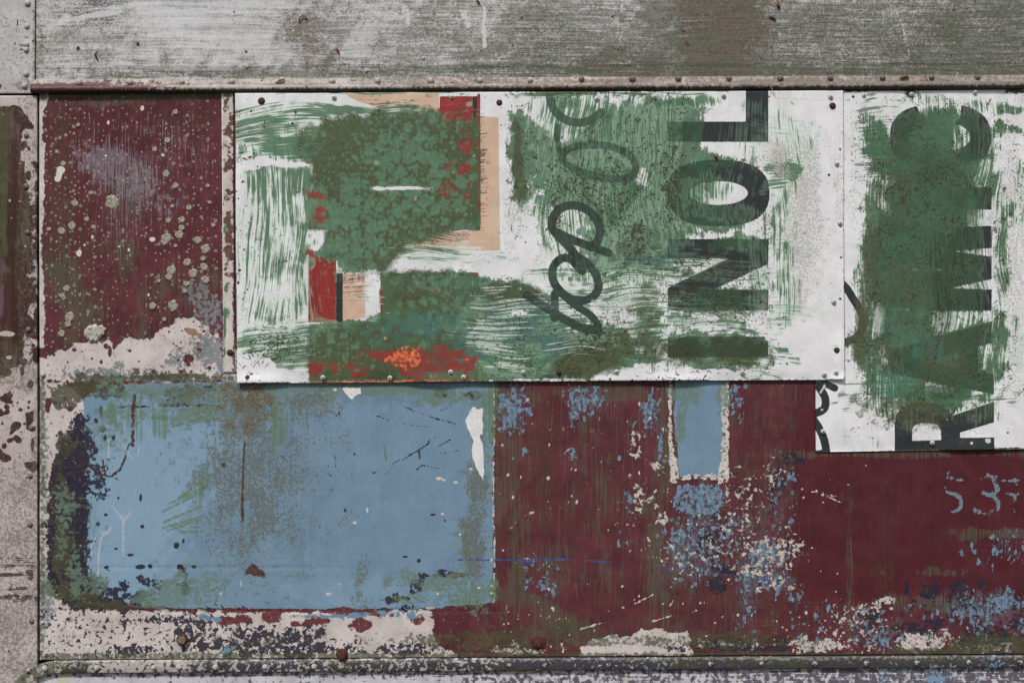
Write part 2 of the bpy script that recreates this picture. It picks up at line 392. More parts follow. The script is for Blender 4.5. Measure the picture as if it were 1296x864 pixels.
f = Field(E, -1.6); f.blob(1000,55,420,110,-.2); f.blob(1300,60,300,110,.0); f.blob(700,60,90,60,-.2); f.blob(640,90,300,14,.0); f.blob(220,94,200,8,-.1); f.blob(620,30,160,40,-.5); f.blob(240,60,130,20,-.75); f.blob(46,60,10,90,-.2); f.blob(800,80,120,30,-.1); f.rect(40,-215,1720,14,14,-.55); f.blob(520,70,160,40,-.7); f.blob(380,50,40,60,-.5); f.blob(1000,92,400,12,.0)
m.layer('t_soot', ((76,75,68),(60,60,53),'speck'), f, [('fine',.45,21),('hf',.5,22),('speck',.35,23)], .7, .75)  # fine dark cover, densest toward the right end and lower edge
m.layer('t_green', ((76,84,64),(92,104,84),'chunk'), f, [('hb',.5,7),('speck',.45,8)], .6, .7)
f = Field(E, -.95); f.blob(120,12,60,22,.1,-8)
m.layer('t_dark', (70,66,60), f, [('fine',.75,9),('hf',.25,9),('chunk',.2,3)], .4, .75)
f = Field(E, -1.1); f.blob(120,20,45,5,.9,-10); f.blob(160,8,70,4,.4,-6); f.blob(240,20,80,20,.3); f.blob(300,10,90,20,.2); f.blob(180,60,70,25,0)
f.blob(330,65,120,30,-.1); f.blob(230,40,150,30,-.1); f.blob(870,30,40,20,-.6); f.blob(680,30,120,20,-.5)
m.layer('t_light', (206,208,212), f, [('hb',.4,10),('chunk',.4,4),('fine',.25,11)], .9, .75)
f = Field(E); f.line([(613,12),(612,35),(614,60)],5,2,.6); f.line([(588,15),(592,30)],9,4,.2); f.line([(512,12),(516,28)],10,4,.1); f.line([(1130,5),(1142,35),(1150,70)],1.2,1.5,.3); f.line([(600,-5),(603,30)],1,1,.3)
f.scatter(40,400,5,800,60,1,3,-.1,5); m.layer('t_drop', (206,204,202), f, [('speck',.5,12)], .4, .85)
f = Field(E, -1.6); f.scatter(70,50,5,1300,100,1,2.6,.6,8); f.scatter(12,860,10,960,90,1.5,4,.5,9)
m.layer('t_chips', ((66,48,40),(112,58,44),'big'), f, [('flake',.45,13)], .3)
# crease near the bottom edge where the sheet is folded over the rail
m.done((('hb',.35,3),('fine',.4,7),('chunk',.8,2)), .0005)
def bul(X, Y):
    r = np.zeros_like(X); e = 100+drift(X)-Y; r += np.where(e < 14, -.0015*np.clip((14-e)/3, 0, 1), 0)
    r += .0022*np.exp(-((X-1146)/9)**2-((Y-45)/40)**2)-.002*np.exp(-((X-300)/60)**2-((Y-40)/30)**2)
    return r
top = sheet('top_panel', [(48,-215),(1710,-215),(1710,104+drift(1710)),(46,104+drift(46))], .004, .012, m, 1.5, .0016, 2, bul)
tag(top, 'broad weathered grey painted metal sheet running along above the beaded rail', 'metal panel')
rivets(top, [(536,74),(464,90)], M_riv_pale, 2.4, 1.6, .004, seed=4)
rivets(top, [(175,56)], M_riv_dark, 2.3, 1.6, .004, seed=4)

# ================================================================== top-left corner sheet
E = (-420,-215,60,130)
m = Mat('corner_sheet_paint', ((190,188,190),(172,168,168),'chunk'), .5)
f = Field(E, -.8); f.rect(-420,-215,-20,130,10,-.5); f.blob(20,60,40,60,-.4); f.blob(5,30,20,20,-.2); f.blob(30,108,16,10,.3); f.blob(44,60,4,80,.1)
m.layer('c_grime', (120,116,108), f, [('speck',.6,1),('fine',.4,2)], .5, .8)
f = Field(E); f.scatter(34,-60,5,44,115,.8,2.2,.7,3); f.line([(24,16),(22,42)],1.2,1,.5); f.blob(-1,110,4,6,1)
f.scatter(8,18,55,30,66,1,2,.8,5)
m.layer('c_chips', (62,50,46), f, [('flake',.35,3)], .3)
m.done((('fine',.4,7),('chunk',.8,2)), .0005)
cs = sheet('corner_sheet', [(-410,-215),(45.2,-215),(44.6,118.5),(-410,120)], .006, .012, m, 1.5, .0012, 4)
tag(cs, 'pale grey riveted sheet at top left, cut off by a dark vertical seam', 'metal panel')
rivets(cs, [(36,5),(35,34),(34,57),(34,63.5),(34,94),(32,109)], M_riv_pale, 3.8, 2.6, .006, seed=6)

# ================================================================== left post sheet
E = (-420,110,60,1080)
m = Mat('post_sheet_paint', ((74,46,42),(56,38,33),'vw'), .55, .2)
f = Field(E, -.9); f.blob(4,230,14,120,.5); f.blob(-40,300,60,200,.5); f.blob(30,300,14,160,-.2); f.blob(6,460,30,60,0)
m.layer('p_green', ((86,88,58),(70,74,54),'chunk'), f, [('vb',.5,1),('chunk',.5,2)], .6, .8)
f = Field(E, -1.1); f.blob(2,370,6,60,.3); f.blob(20,160,14,30,-.2)
m.layer('p_purple', (112,84,98), f, [('chunk',.6,4),('vb',.4,2)], .8, .7)
f = Field(E, -1.5)
f.poly(rip([(-410,100),(60,100),(60,175),(46,175),(44,160),(38,152),(30,137),(20,132),(0,134),(-410,136)],2,7,1),3,1.0)
f.poly(rip([(27,166),(48,160),(60,160),(60,205),(28,204)],2,7,2),3,.8); f.poly(rip([(30,200),(48,200),(50,246),(36,246)],2.4,6,3),3,.35)
f.poly(rip([(40,246),(60,246),(60,460),(44,460),(42,330)],1.6,8,4),2.5,-.25); f.blob(41,395,6,10,.3); f.blob(38,352,5,8,.1); f.blob(36,440,10,26,.2); f.blob(28,466,9,10,.5); f.blob(8,422,14,4,.8); f.blob(12,452,5,3,.4)
f.poly(rip([(-410,478),(0,480),(16,470),(30,462),(60,455),(60,1090),(-420,1090)],3,8,6),6,1.15)
f.scatter(50,-40,140,40,460,.8,3,.0,12)
m.layer('p_primer', ((190,180,178),(170,160,157),'chunk'), f, [('flake',.45,5),('chunk',.3,6)], .3, relief=-1.62)
f = Field(E, -1.6); f.scatter(75,-60,478,46,600,1.5,7.5,.95,14,1.1); f.scatter(40,-60,600,46,860,.8,2.6,.6,15); f.scatter(20,-60,500,46,580,2,7,.9,16)
f.blob(42,563,3,10,1); f.blob(6,580,8,6,1)
f.scatter(60,-60,140,46,480,.8,2.5,.6,17); f.scatter(60,24,160,48,480,.8,5,.7,18,1.8)
m.layer('p_holes', ((78,52,52),(58,42,40),'speck'), f, [('flake',.45,8)], .25, relief=0.6)
f = Field(E, -1.45); f.rect(-420,600,60,1080,60,-1.0); f.blob(20,716,44,4,.25); f.blob(14,726,30,4,.3); f.blob(20,744,30,3,.15); f.blob(20,756,50,5,.45); f.blob(25,705,40,10,-.2); f.blob(39,725,5,12,.5); f.blob(-60,740,60,20,.1)
m.layer('p_scuff', ((62,56,50),(84,62,56),'speck'), f, [('hf',.5,9),('flake',.55,10)], .3)
f = Field(E, -1.05); f.rect(-420,470,60,1080,10,-.62); f.blob(25,800,60,100,-.1); f.blob(44,640,6,200,.1); f.rect(-420,600,60,1080,60,.0); f.blob(20,470,40,30,.1)
f.rect(26,120,60,470,6,-.3)
m.layer('p_dirt', (104,94,88), f, [('speck',.6,11),('fine',.5,12),('chunk',.3,6)], .7, .7)
m.done((('chunk',.7,2),('fine',.3,7),('flake',.4,5)), .0006)
ps = sheet('post_sheet', [(-410,122.5),(47.2,121.5),(47.8,1075),(-410,1075)], .005, .012, m, 1.5, .0012, 7)
tag(ps, 'narrow riveted sheet at the left edge, brown maroon above and pinkish primer below', 'metal panel')
rivets(ps, [(34,172),(34,236),(40,541),(39,602),(39,663),(41,785),(37,417),(36,294)], M_riv_grey, 3.6, 2.4, .005, seed=9)

# ================================================================== main side panel
E = (40,100,1720,850)
m = ZonedMat('side_panel_paint', ((98,50,57),(80,40,46),'chunk'), .55, .2, ((-9e9,300),(300,629),(629,1010),(1010,9e9)))
# darker cleaner maroon at right, brown at the left edge
f = Field(E, -1.2); f.rect(1000,560,1720,760,40,.35); f.blob(170,150,150,60,.2); f.blob(1050,540,60,80,.3)
m.layer('b_deep', ((78,28,36),(68,28,34),'vw'), f, [('chunk',.35,1)], 1.0, .8)
f = Field(E, -1.15); f.blob(75,260,26,170,.8); f.blob(110,330,60,100,-.1); f.blob(230,150,60,20,-.2); f.rect(625,480,1000,840,20,-.45); f.blob(870,740,120,60,-.1)
f.blob(1150,640,60,70,-.5); f.blob(1120,700,20,120,-.2); f.blob(690,600,20,120,.2); f.blob(950,760,60,60,-.1)
m.layer('b_brown', ((70,52,42),(84,62,52),'speck'), f, [('vb',.4,2),('vf',.3,9),('chunk',.55,3)], .9, .6)
f = Field(E, -1.5); f.rect(625,484,1000,830,15,-.5)
for a in [(640,600,25,120,.1),(650,500,60,18,.6),(790,498,60,14,.4),(740,560,18,60,-.05),(762,630,18,120,-.1),(838,560,16,90,.35),(830,690,26,120,.2),(700,720,40,60,.0),(860,700,20,60,0),(655,730,14,80,.5),
          (670,760,90,16,.4,18),(720,790,60,14,.45,14),(160,320,30,70,.05),(100,400,34,50,.65),(85,360,28,60,.4),(190,380,40,60,-.1),(230,370,30,60,-.2),(260,360,20,60,-.2),(170,265,30,60,-.1),
          (1075,720,8,120,.0),(1290,675,80,9,.85),(1190,724,42,6,.5),(1190,765,66,12,.45),(1120,762,30,16,.1),(1090,780,20,20,.0),(1040,795,120,30,-.5),(980,620,26,120,-.3),(130,130,70,8,.1),(200,122,120,6,.5),(1100,575,260,5,.3),(1060,500,80,12,-.1)]: f.blob(*a)
m.layer('b_green', ((86,88,68),(80,86,72),'vw'), f, [('vb',.45,4),('vf',.6,3),('chunk',.45,5)], .6, .62, cap=.3)
f = Field(E, -1.6); f.rect(625,500,1290,830,30,-.95); f.rect(60,130,280,440,20,-.85); f.blob(900,640,50,140,-.4)
m.layer('b_grain', (52,38,34), f, [('vf',.8,6),('flake',.4,7)], .5, .6)
f = Field(E, -1.6); f.rect(625,490,1010,830,20,-.85); f.blob(230,200,40,60,-.6); f.rect(60,140,280,420,20,-1.0)
m.layer('b_grainl', (128,92,92), f, [('vf',.8,16),('vw',.3,7)], .5, .5)
# lavender scuff on the upper maroon
f = Field(E, -1.6); f.blob(140,200,40,22,.55); f.blob(165,225,50,50,.25); f.blob(130,210,30,50,.2); f.blob(190,180,60,60,-.35); f.blob(240,180,50,60,-.55); f.blob(120,150,40,40,-.6); f.blob(170,270,50,60,-.35)
m.layer('b_scuff', ((132,126,136),(110,100,108),'speck'), f, [('vf',.75,8),('flake',.35,9)], .5, .75)
# ---- pale primer
f = Field(E, -1.55)
f.poly(rip([(46,120),(62,118),(60,132),(54,140),(53,175),(58,190),(56,240),(53,290),(53,330),(57,370),(56,420),(54,440),(46,440)],1.5,7,1),2.5,1.0)
f.poly(rip([(46,455),(62,450),(75,442),(95,438),(112,430),(140,432),(142,440),(160,425),(190,428),(212,412),(222,404),(240,398),(262,414),(284,436),(300,440),(300,482),(46,482)],3,5,2),3.5,.85)
f.poly(rip([(46,478),(80,486),(104,500),(108,520),(92,545),(76,570),(62,600),(58,700),(46,700)],3,6,3),4,.75); f.blob(70,500,24,20,.5)
f.poly(rip([(46,690),(60,700),(90,760),(150,774),(210,772),(400,774),(500,770),(546,772),(546,812),(600,838),(46,838)],3,6,4),4,.9)
f.poly(rip([(727,830),(745,810),(770,804),(792,806),(812,793),(828,798),(840,794),(850,800),(868,800),(880,828)],2.5,5,5),3,1.0)
f.blob(660,824,40,7,.1); f.blob(920,816,60,8,.1); f.blob(1040,816,60,10,.25); f.blob(1170,812,50,14,.2); f.blob(1250,818,60,12,-.1); f.blob(1122,758,12,6,.5); f.blob(1090,786,40,30,-.2)
f.poly(rip([(46,640),(60,650),(64,700),(62,830),(46,830)],2,6,8),3,.4)
m.layer('b_primer', ((204,194,191),(184,175,171),'chunk'), f, [('flake',.5,10),('speck',.4,11)], .22, relief=-1.62)
f = Field(E, -1.5); f.blob(262,440,26,26,.55); f.blob(262,395,24,34,.2); f.blob(250,372,20,20,.2); f.blob(225,455,30,14,.2); f.blob(283,455,8,30,.4); f.blob(120,470,60,6,.3); f.blob(180,476,120,5,.4); f.blob(150,463,10,8,.5)
f.blob(80,640,24,100,-.2); f.blob(56,600,8,120,.1); f.blob(60,760,12,60,.3)
m.layer('b_greyspk', ((128,132,138),(104,110,112),'chunk'), f, [('speck',.85,12)], .3, .9)
f = Field(E, -1.6); f.scatter(50,56,440,290,474,1,3.4,.95,21); f.scatter(16,56,480,100,560,1,4,.95,22); f.blob(60,512,5,9,1); f.blob(240,455,9,7,.5); f.blob(134,438,4,4,1); f.blob(139,445,3,9,1); f.scatter(26,205,405,262,450,1,3,.95,24); f.blob(237,400,8,4,.6)
m.layer('b_redholes', (88,48,54), f, [('flake',.3,13)], .25)
# ---- blue
BL = [(104,505),(114,500),(132,492),(156,486),(300,482),(624,480),(625,760),(604,766),(560,768),(540,771),(400,771),(210,769),(160,764),(128,756),(110,742),(108,700),(110,640),(107,560)]
f = Field(E, -1.6); f.poly(rip(BL,1.6,9,6),2.2,1.4); f.poly(rip([(856,470),(918,470),(914,603),(860,603),(853,530)],1.2,9,7),2.0,1.4)
m.layer('b_blue', ((116,143,164),(109,136,158),'chunk'), f, [('flake',.55,14),('fine',.15,4)], .2, relief=1.62)
f = Field(E, -1.3); f.blob(170,640,90,130,.6); f.blob(150,730,80,50,.6); f.blob(440,750,170,30,-.1); f.blob(225,560,90,40,.3); fl = Field(E,-1.6); fl.poly(BL,8,1); f.a = np.minimum(f.a, fl.a)
m.layer('b_bluel', (134,163,186), f, [('chunk',.3,15)], 1.0, .7)
f = Field(E, -1.1); f.blob(385,620,30,150,-.1); f.blob(345,540,40,60,.1); f.blob(470,600,60,120,-.5); f.blob(560,640,60,100,-.6); f.blob(500,500,160,20,.1); f.a = np.minimum(f.a, fl.a)
m.layer('b_bluedull', (100,124,142), f, [('vw',.5,16),('chunk',.5,15)], 1.0, .7)
f = Field(E, -1.6)
for a in [(885,650,36,60,.1),(880,700,52,40,-.1),(945,720,16,70,.1),(975,703,34,14,.2),(975,735,34,14,.1),(655,512,26,34,-.2),(738,505,22,24,-.2),(826,525,14,40,-.1),(1262,765,60,30,.1),(1110,800,40,24,-.2),(920,690,60,60,-.3),(1285,690,40,30,-.4),(985,620,20,60,-.4)]: f.blob(*a)
m.layer('b_smear', ((104,116,132),(84,92,108),'speck'), f, [('vf',.55,58),('speck',.4,59),('chunk',.3,5)], .9, .6)
f = Field(E, -1.6)
for a in [(655,512,28,24,.55),(645,535,20,14,.4),(735,500,26,16,.55),(728,520,10,26,.35),(748,510,16,10,.4),(790,510,20,20,-.2),(822,520,14,26,.4),(928,500,14,20,.45),(664,570,10,10,.2),(722,575,12,10,.2),(836,565,4,24,.9),(842,590,6,30,-.1),(798,610,8,16,-.1),(798,540,10,20,-.2),
          (880,680,44,28,.2),(900,700,50,36,.0),(860,700,20,26,-.1),(945,630,20,40,-.2),(985,620,18,60,-.15),(968,700,34,20,.5),(948,712,14,10,.4),(945,745,10,36,.35),(975,735,30,20,-.1),(940,790,14,40,-.25),
          (1268,762,46,16,.75),(1225,775,30,10,.5),(1238,790,22,20,.55),(1270,800,40,18,0),(1090,790,22,22,0),(1110,800,20,20,.0),(1290,700,30,30,-.2),(1014,748,20,14,.1),(1275,690,30,10,-.3),(690,735,26,18,.1),(672,708,22,9,.3),(700,690,14,12,-.2),(795,640,10,40,-.3),(1030,730,30,60,-.5)]: f.blob(*a)
f.poly(rip([(857,612),(915,610),(918,638),(902,650),(870,652),(850,645)],2,6,77),4,.6); f.rect(625,484,980,560,20,-.75); f.rect(780,560,1010,820,20,-.8)
f.a = f.a-.3
for n_, x0_, y0_, x1_, y1_, sd_ in ((150,855,650,935,740,91),(70,950,675,1000,760,92),(50,938,690,958,830,93),(60,640,486,668,550,94),(60,712,486,765,530,95),(46,815,490,836,560,96),(50,780,560,850,700,97),(60,975,590,1010,690,98),(90,1215,745,1300,800,99),(50,1095,780,1125,828,100),(26,920,486,945,540,101),(30,1215,680,1300,720,102),(120,1000,760,1300,828,103),(24,665,710,705,760,104)):
    f.scatter(n_, x0_, y0_, x1_, y1_, 1.0, 4.2, .25, sd_, 1.7)
m.layer('b_blueflk', ((122,146,168),(90,114,132),'speck'), f, [('vflake',.6,17),('speck',.5,3),('chunk',.2,5)], .25, .93, cap=.4, relief=1.62)
f = Field(E, -1.6)
for a in [(968,695,34,16,.35),(985,705,16,14,.5),(960,720,30,10,.2),(985,738,20,7,.6),(905,690,50,40,-.35),(930,660,40,60,-.4),(808,625,10,30,-.1),(840,657,9,10,.6),(825,632,8,8,.3),(803,560,8,20,.1),(830,590,10,10,.2),(975,610,12,40,-.3),(1010,690,10,14,.2),(850,700,30,30,-.45),(1200,808,14,10,.8),(1050,816,26,10,.3),(1010,812,30,10,-.1),(1100,770,30,20,-.2),(655,820,12,6,.4),(1170,805,40,8,.1),(1060,800,60,30,-.6),(980,600,20,10,-.2)]: f.blob(*a)
f.rect(625,540,1000,830,30,-1.15); f.a = np.minimum(f.a, -.12)
g = random.Random(31)
for _ in range(110): f.blob(g.uniform(630,1100), g.uniform(530,826), g.uniform(.9,2.4), g.uniform(1,2.6), .9)
for p in [(600,760),(622,708)]: f.blob(*p,3,3,1)
f.line([(625,487),(625,560),(624,640),(626,690),(625,762)],1.8,1.4,.5)
f.line([(740,794),(761,788)],2,1.2,.9); f.line([(735,796),(750,791)],2,1,.9); f.line([(825,786),(850,779)],1.4,1,.5); f.line([(848,766),(852,760)],1.6,1,.8); f.line([(1014,619),(1060,628)],.9,1,.3); f.line([(1040,626),(1066,636)],1.5,1,.3)
for a in range(6): f.line([(803+a*4,764-a*2),(806+a*4,762-a*2)],1.8,1,.8)
for n_, x0_, y0_, x1_, y1_, sd_ in ((60,940,678,1005,712,81),(40,860,650,935,735,82),(40,955,728,1005,745,83),(30,780,540,850,670,84),(40,1000,790,1290,826,85),(40,640,500,860,700,86)):
    f.scatter(n_, x0_, y0_, x1_, y1_, .8, 3.2, .25, sd_, 1.3)
m.layer('b_whiteflk', ((200,192,184),(176,170,166),'speck'), f, [('flake',.6,18),('speck',.6,5)], .22, cap=None, relief=1.26)
# frame of old white around the small blue patch
f = Field(E, -1.6)
f.poly(rip([(846,478),(849.5,478),(851,560),(860,603),(858,611),(849,611),(846.5,560)],.8,5,9),1.4,.6); f.poly(rip([(913,478),(922,478),(922,610),(908,612),(914,570)],1.0,5,10),1.6,.35); f.poly(rip([(850,604),(880,600),(918,601),(920,608),(880,605),(851,610)],.9,5,11),1.5,.15)
m.layer('b_whitefr', ((214,212,204),(190,186,176),'speck'), f, [('speck',.75,19),('flake',.4,3)], .4, .92, cap=.45)
# ---- navy, dark purple
f = Field(E, -1.6); f.poly(rip([(84,552),(100,524),(108,540),(110,700),(118,745),(140,768),(90,768),(66,742),(64,660),(68,595)],5,8,13),7,.7)
m.layer('b_underdark', ((72,62,58),(56,50,54),'chunk'), f, [('flake',.55,56),('speck',.4,57)], .3)
f = Field(E, -1.6)
f.poly(rip([(84,548),(100,520),(110,530),(112,700),(110,745),(90,765),(64,740),(60,660),(66,590)],5,8,12),8,.5)
for a in [(118,602,20,22,.6),(108,560,10,40,.7),(106,640,5,120,.9),(115,740,20,16,.4),(140,752,22,12,.7),(165,758,34,10,.3),(182,735,9,9,.9),(200,742,12,14,-.1),(234,742,6,18,.5),(155,745,10,14,.3),(560,728,30,5,.3),(527,740,12,9,.75),(500,757,20,6,.6),(515,770,14,6,.4),(562,724,12,4,.6)]: f.blob(*a)
f.rect(52,772,300,834,8,-.42)
for a in [(245,795,40,22,.25),(270,815,50,12,.2),(200,785,50,8,.15),(170,822,60,9,.25),(330,812,34,24,.8),(365,812,44,20,.9),(400,815,26,16,.6),(395,798,16,10,.1),(300,800,20,20,0),(440,822,40,10,.1),(520,822,60,12,.2),(900,816,14,6,.5),(925,812,16,6,.3),(990,815,10,12,.5),(935,820,80,5,.3),
          (1178,741,12,8,.95),(1180,752,7,7,.7),(1213,742,14,10,.85),(1217,757,7,16,.7),(1148,748,5,7,.8),(1243,738,6,6,.8),(1168,752,5,8,.6),(1100,785,16,20,.0),(1182,790,26,9,.35),(1150,796,30,8,.3),(1105,778,8,14,.4),(1200,775,120,40,-.45),(1130,795,60,16,-.3),(1260,805,50,20,.1),(1290,780,20,40,-.1),(1240,770,40,14,-.2),
          (916,720,16,12,.3),(910,742,16,14,.3),(905,680,30,50,-.3),(1000,580,20,14,.0),(985,610,12,20,-.1),(980,640,10,30,-.3)]: f.blob(*a)
for a in [(225,500,34,12,.25),(235,513,44,3,.6),(170,515,30,3,.1),(250,492,40,6,.1)]: f.blob(*a)
m.layer('b_navy', ((38,38,58),(50,46,54),'chunk'), f, [('flake',.6,20),('speck',.6,6)], .22, .96, cap=.3, relief=-1.08)
f = Field(E, -1.6); f.rect(110,560,135,760,8,-.5); f.rect(110,700,250,765,8,-.65); f.rect(112,500,180,620,8,-1.0); f.rect(100,490,620,770,10,-1.35); f.blob(560,570,50,50,-.95)
for p in [(128,520,3,8),(122,532,4,4),(130,543,4,5),(133,553,3,5),(143,554,3,5),(168,518,3,6),(112,565,9,6),(121,570,4,5),(178,629,2,7),(180,666,4,3),(223,690,4,5),(228,717,5,4),(178,717,7,4),(190,716,4,3),(245,717,4,2),(232,684,2,4),(135,717,3,2),(147,694,3,2),(134,651,3,2),(165,702,4,2),(124,663,3,2),(150,630,2,2),(558,497,10,6),(597,500,12,6),(548,651,4,2),(437,645,2,3),(563,659,2,3),(512,704,5,1.5),(530,709,3,3)]: f.blob(*p,1)
m.layer('b_bluechip', ((52,52,66),(58,46,52),'speck'), f, [('flake',.55,21)], .22)
# ---- olive and green over blue's borders
f = Field(E, -1.6)
f.poly(rip([(64,488),(110,478),(156,476),(157,500),(128,506),(110,500),(92,520),(72,522),(64,505)],3,7,14),4,.85)
for a in [(80,565,14,20,.4),(76,620,16,40,.2),(80,700,14,26,.7),(74,690,10,60,.2),(85,745,26,14,.6),(130,766,50,7,.6),(110,755,24,10,.6),(200,478,140,6,.6),(180,470,40,6,.0)]: f.blob(*a)
m.layer('b_olive', ((76,76,54),(64,62,52),'chunk'), f, [('flake',.5,22),('speck',.35,4)], .3, .9, cap=.45)
f = Field(E, -1.6)
for a in [(240,497,100,24,.45),(200,525,80,16,-.1),(260,525,60,18,.4),(140,530,40,40,.0),(130,560,30,30,-.3),(320,500,60,30,.2),(190,755,26,16,.8),(225,748,40,20,.65),(215,760,50,10,.6),(260,745,40,24,.1),(120,735,20,16,.6),(95,720,14,50,.3),(60,745,10,20,.4),(275,745,60,30,-.4),(80,650,16,60,.1),(460,492,180,10,.6),(360,500,50,24,.2),(410,505,30,16,.3),(350,525,14,50,.2),(355,540,16,50,0),(570,500,60,14,.2),(610,510,18,30,.2),(870,495,24,18,.75),(862,530,8,40,.5),(915,495,10,30,.3),(880,510,6,20,.3),
          (505,735,30,10,-.2),(520,730,14,18,.4),(560,738,50,14,.4),(490,735,8,8,.5),(575,755,40,10,.1),(600,750,22,16,.75),(452,740,8,30,.2),(380,730,40,8,-.2),(590,700,8,60,.0),(616,560,8,120,-.1)]: f.blob(*a)
m.layer('b_teal', ((98,118,98),(104,126,116),'chunk'), f, [('hb',.25,23),('speck',.55,24),('flake',.4,5)], .5, .8, cap=.4)
f = Field(E, -1.6); f.blob(205,535,14,30,.2); f.blob(150,525,40,20,-.1); f.blob(175,540,30,40,-.4); f.blob(352,545,14,40,.2); f.blob(118,655,14,26,.1); f.blob(255,610,10,30,.2); f.blob(620,520,14,60,.3); f.blob(624,745,6,16,.7); f.blob(580,762,30,8,.2)
m.layer('b_vgreen', (92,118,82), f, [('vb',.7,25),('chunk',.3,6)], .5, .7)
f = Field(E, -1.6)
for (x0,y0,x1,y1) in [(206,647,256,622),(214,637,258,617),(208,660,256,640),(206,668,258,652),(212,671,256,656),(228,673,250,672),(236,528,268,516),(218,540,268,524),(230,518,290,512),(226,630,252,612)]: f.line([(x0,y0),(x1,y1)],2.6,2.2,.35)
f.line([(486,562),(489,583)],2.6,1,.9); f.blob(430,646+228-60,1,1); f.blob(415,675,4,2,.6); f.blob(520,758,40,10,.0)
m.layer('b_strokes', (96,122,84), f, [('hf',.5,26,-28)], .45, .85)
# ---- grey-brown bloom on the blue
f = Field(E, -1.6)
for a in [(300,600,60,120,.1),(335,620,36,130,.25),(370,600,26,100,-.1),(290,560,24,70,.3),(318,520,16,40,.7),(300,515,14,20,.3),(330,505,20,20,.4),(305,600,40,90,.15),(280,640,30,60,-.15),(320,650,40,60,.05),(300,690,60,50,-.3),(360,560,60,80,-.35),(250,580,40,80,-.55),(345,640,60,80,-.3),(300,530,60,30,0),(605,640,16,60,.55),(600,700,20,60,.6),(606,570,12,50,.3),(458,718,10,24,.0),(350,640,80,60,-.2),(430,560,30,70,-.45),(590,727,30,4,.4),(470,760,40,20,-.5),(240,500,60,14,.1),(400,515,60,20,-.1)]: f.blob(*a)
m.layer('b_bloom', ((104,110,100),(90,92,80),'speck'), f, [('fine',.5,27),('speck',.5,28),('chunk',.45,7),('vb',.25,3)], .6, .8)
f = Field(E, -1.6); f.blob(320,500,12,26,.8); f.blob(303,505,10,14,.5); f.blob(338,505,8,12,.4); f.blob(316,540,10,20,.2); f.blob(290,540,12,5,.4); f.blob(285,515,10,6,.2); f.blob(310,490,24,8,.6); f.blob(300,500,30,30,-.1); f.blob(335,520,16,40,-.1)
m.layer('b_crust', ((116,108,92),(84,76,64),'fine'), f, [('speck',.5,29),('flake',.5,8),('fine',.4,5)], .35, .95)
f = Field(E, -1.6)
f.line([(310,560),(308,590),(307,620)],2.4,1.2,.5); f.line([(307,625),(307,658)],4,1.2,.5); f.blob(301,735-14,1,1); f.blob(323,724,17,5,.6); f.blob(320,721,14,5,.7); f.blob(283,588,3,4,1); f.line([(355,576),(364,583)],1.6,1,.6); f.blob(449,574,2,2,1)
f.line([(170,500),(168,530),(168,563)],4.6,1.6,.3); f.line([(163,562),(158,580),(152,594),(140,603),(130,601)],3.0,1.2,.4); f.line([(130,582),(133,600)],2.6,1,.6); f.line([(112,587),(128,599)],2.6,1,.3); f.line([(142,603),(152,608)],1.6,1,.6)
m.layer('b_rustmark', ((94,66,58),(64,50,52),'speck'), f, [('speck',.4,30)], .3)
# scratches, navy dashes on blue
f = Field(E, -1.6)
for L, w_ in [([(512,515),(530,522),(553,530),(577,536)],1.6),([(477,526),(500,534),(530,539),(550,540)],1.0),([(509,582),(528,570),(544,560)],2.0),([(533,563),(553,552)],1.0),([(527,594),(535,588),(545,590),(560,594)],1.8),([(488,600),(498,586),(506,581)],1.2),([(472,598),(490,592)],.8),([(530,570),(532,580)],2.4),([(552,566),(570,556)],1.0),([(556,574),(580,570)],.8),([(410,592),(420,588)],1.2),([(424,575),(425,590)],1),([(413,598),(420,602)],1),([(555,520),(575,514)],.8),([(422,530),(430,522)],1),([(463,517),(480,522),(495,528)],.7)]: f.line(L,w_,1.0,.45)
m.layer('b_scratch', (56,56,74), f, [('flake',.55,31),('fine',.4,6)], .3)
f = Field(E, -1.6); f.poly(BL,4,-.98)
m.layer('b_scr2', ((84,104,122),(70,70,80),'chunk'), f, [('flake',.5,51),('hf',.3,52,-24),('vf',.3,53)], .35, .7)
f = Field(E, -1.6)
f.line([(578,708),(600,708),(640,708),(724,708)],2.2,1.2,.2); f.line([(740,709),(773,711)],2,1.2,.3); f.line([(812,716),(850,720),(900,725),(940,729)],1.8,1.2,.1); f.line([(955,733),(1004,734)],3,1.2,.3); f.line([(660,710),(672,712)],4,1.4,.2); f.line([(470,708),(575,708)],.8,1,-.5)
m.layer('b_ink', ((48,62,118),(70,96,150),'speck'), f, [('flake',.4,32),('speck',.5,7)], .3)
f = Field(E, -1.6); f.line([(50,718),(110,718),(200,719),(400,715)],.8,1,-.2); f.line([(1180,761),(1296,760),(1600,758)],1.2,1,.3); f.line([(990,769),(1100,768)],.8,1,-.2); f.line([(150,773),(300,774),(620,768)],1.2,1.2,.1)
m.layer('b_crease', (60,50,50), f, [('speck',.4,33)], .4, .8)
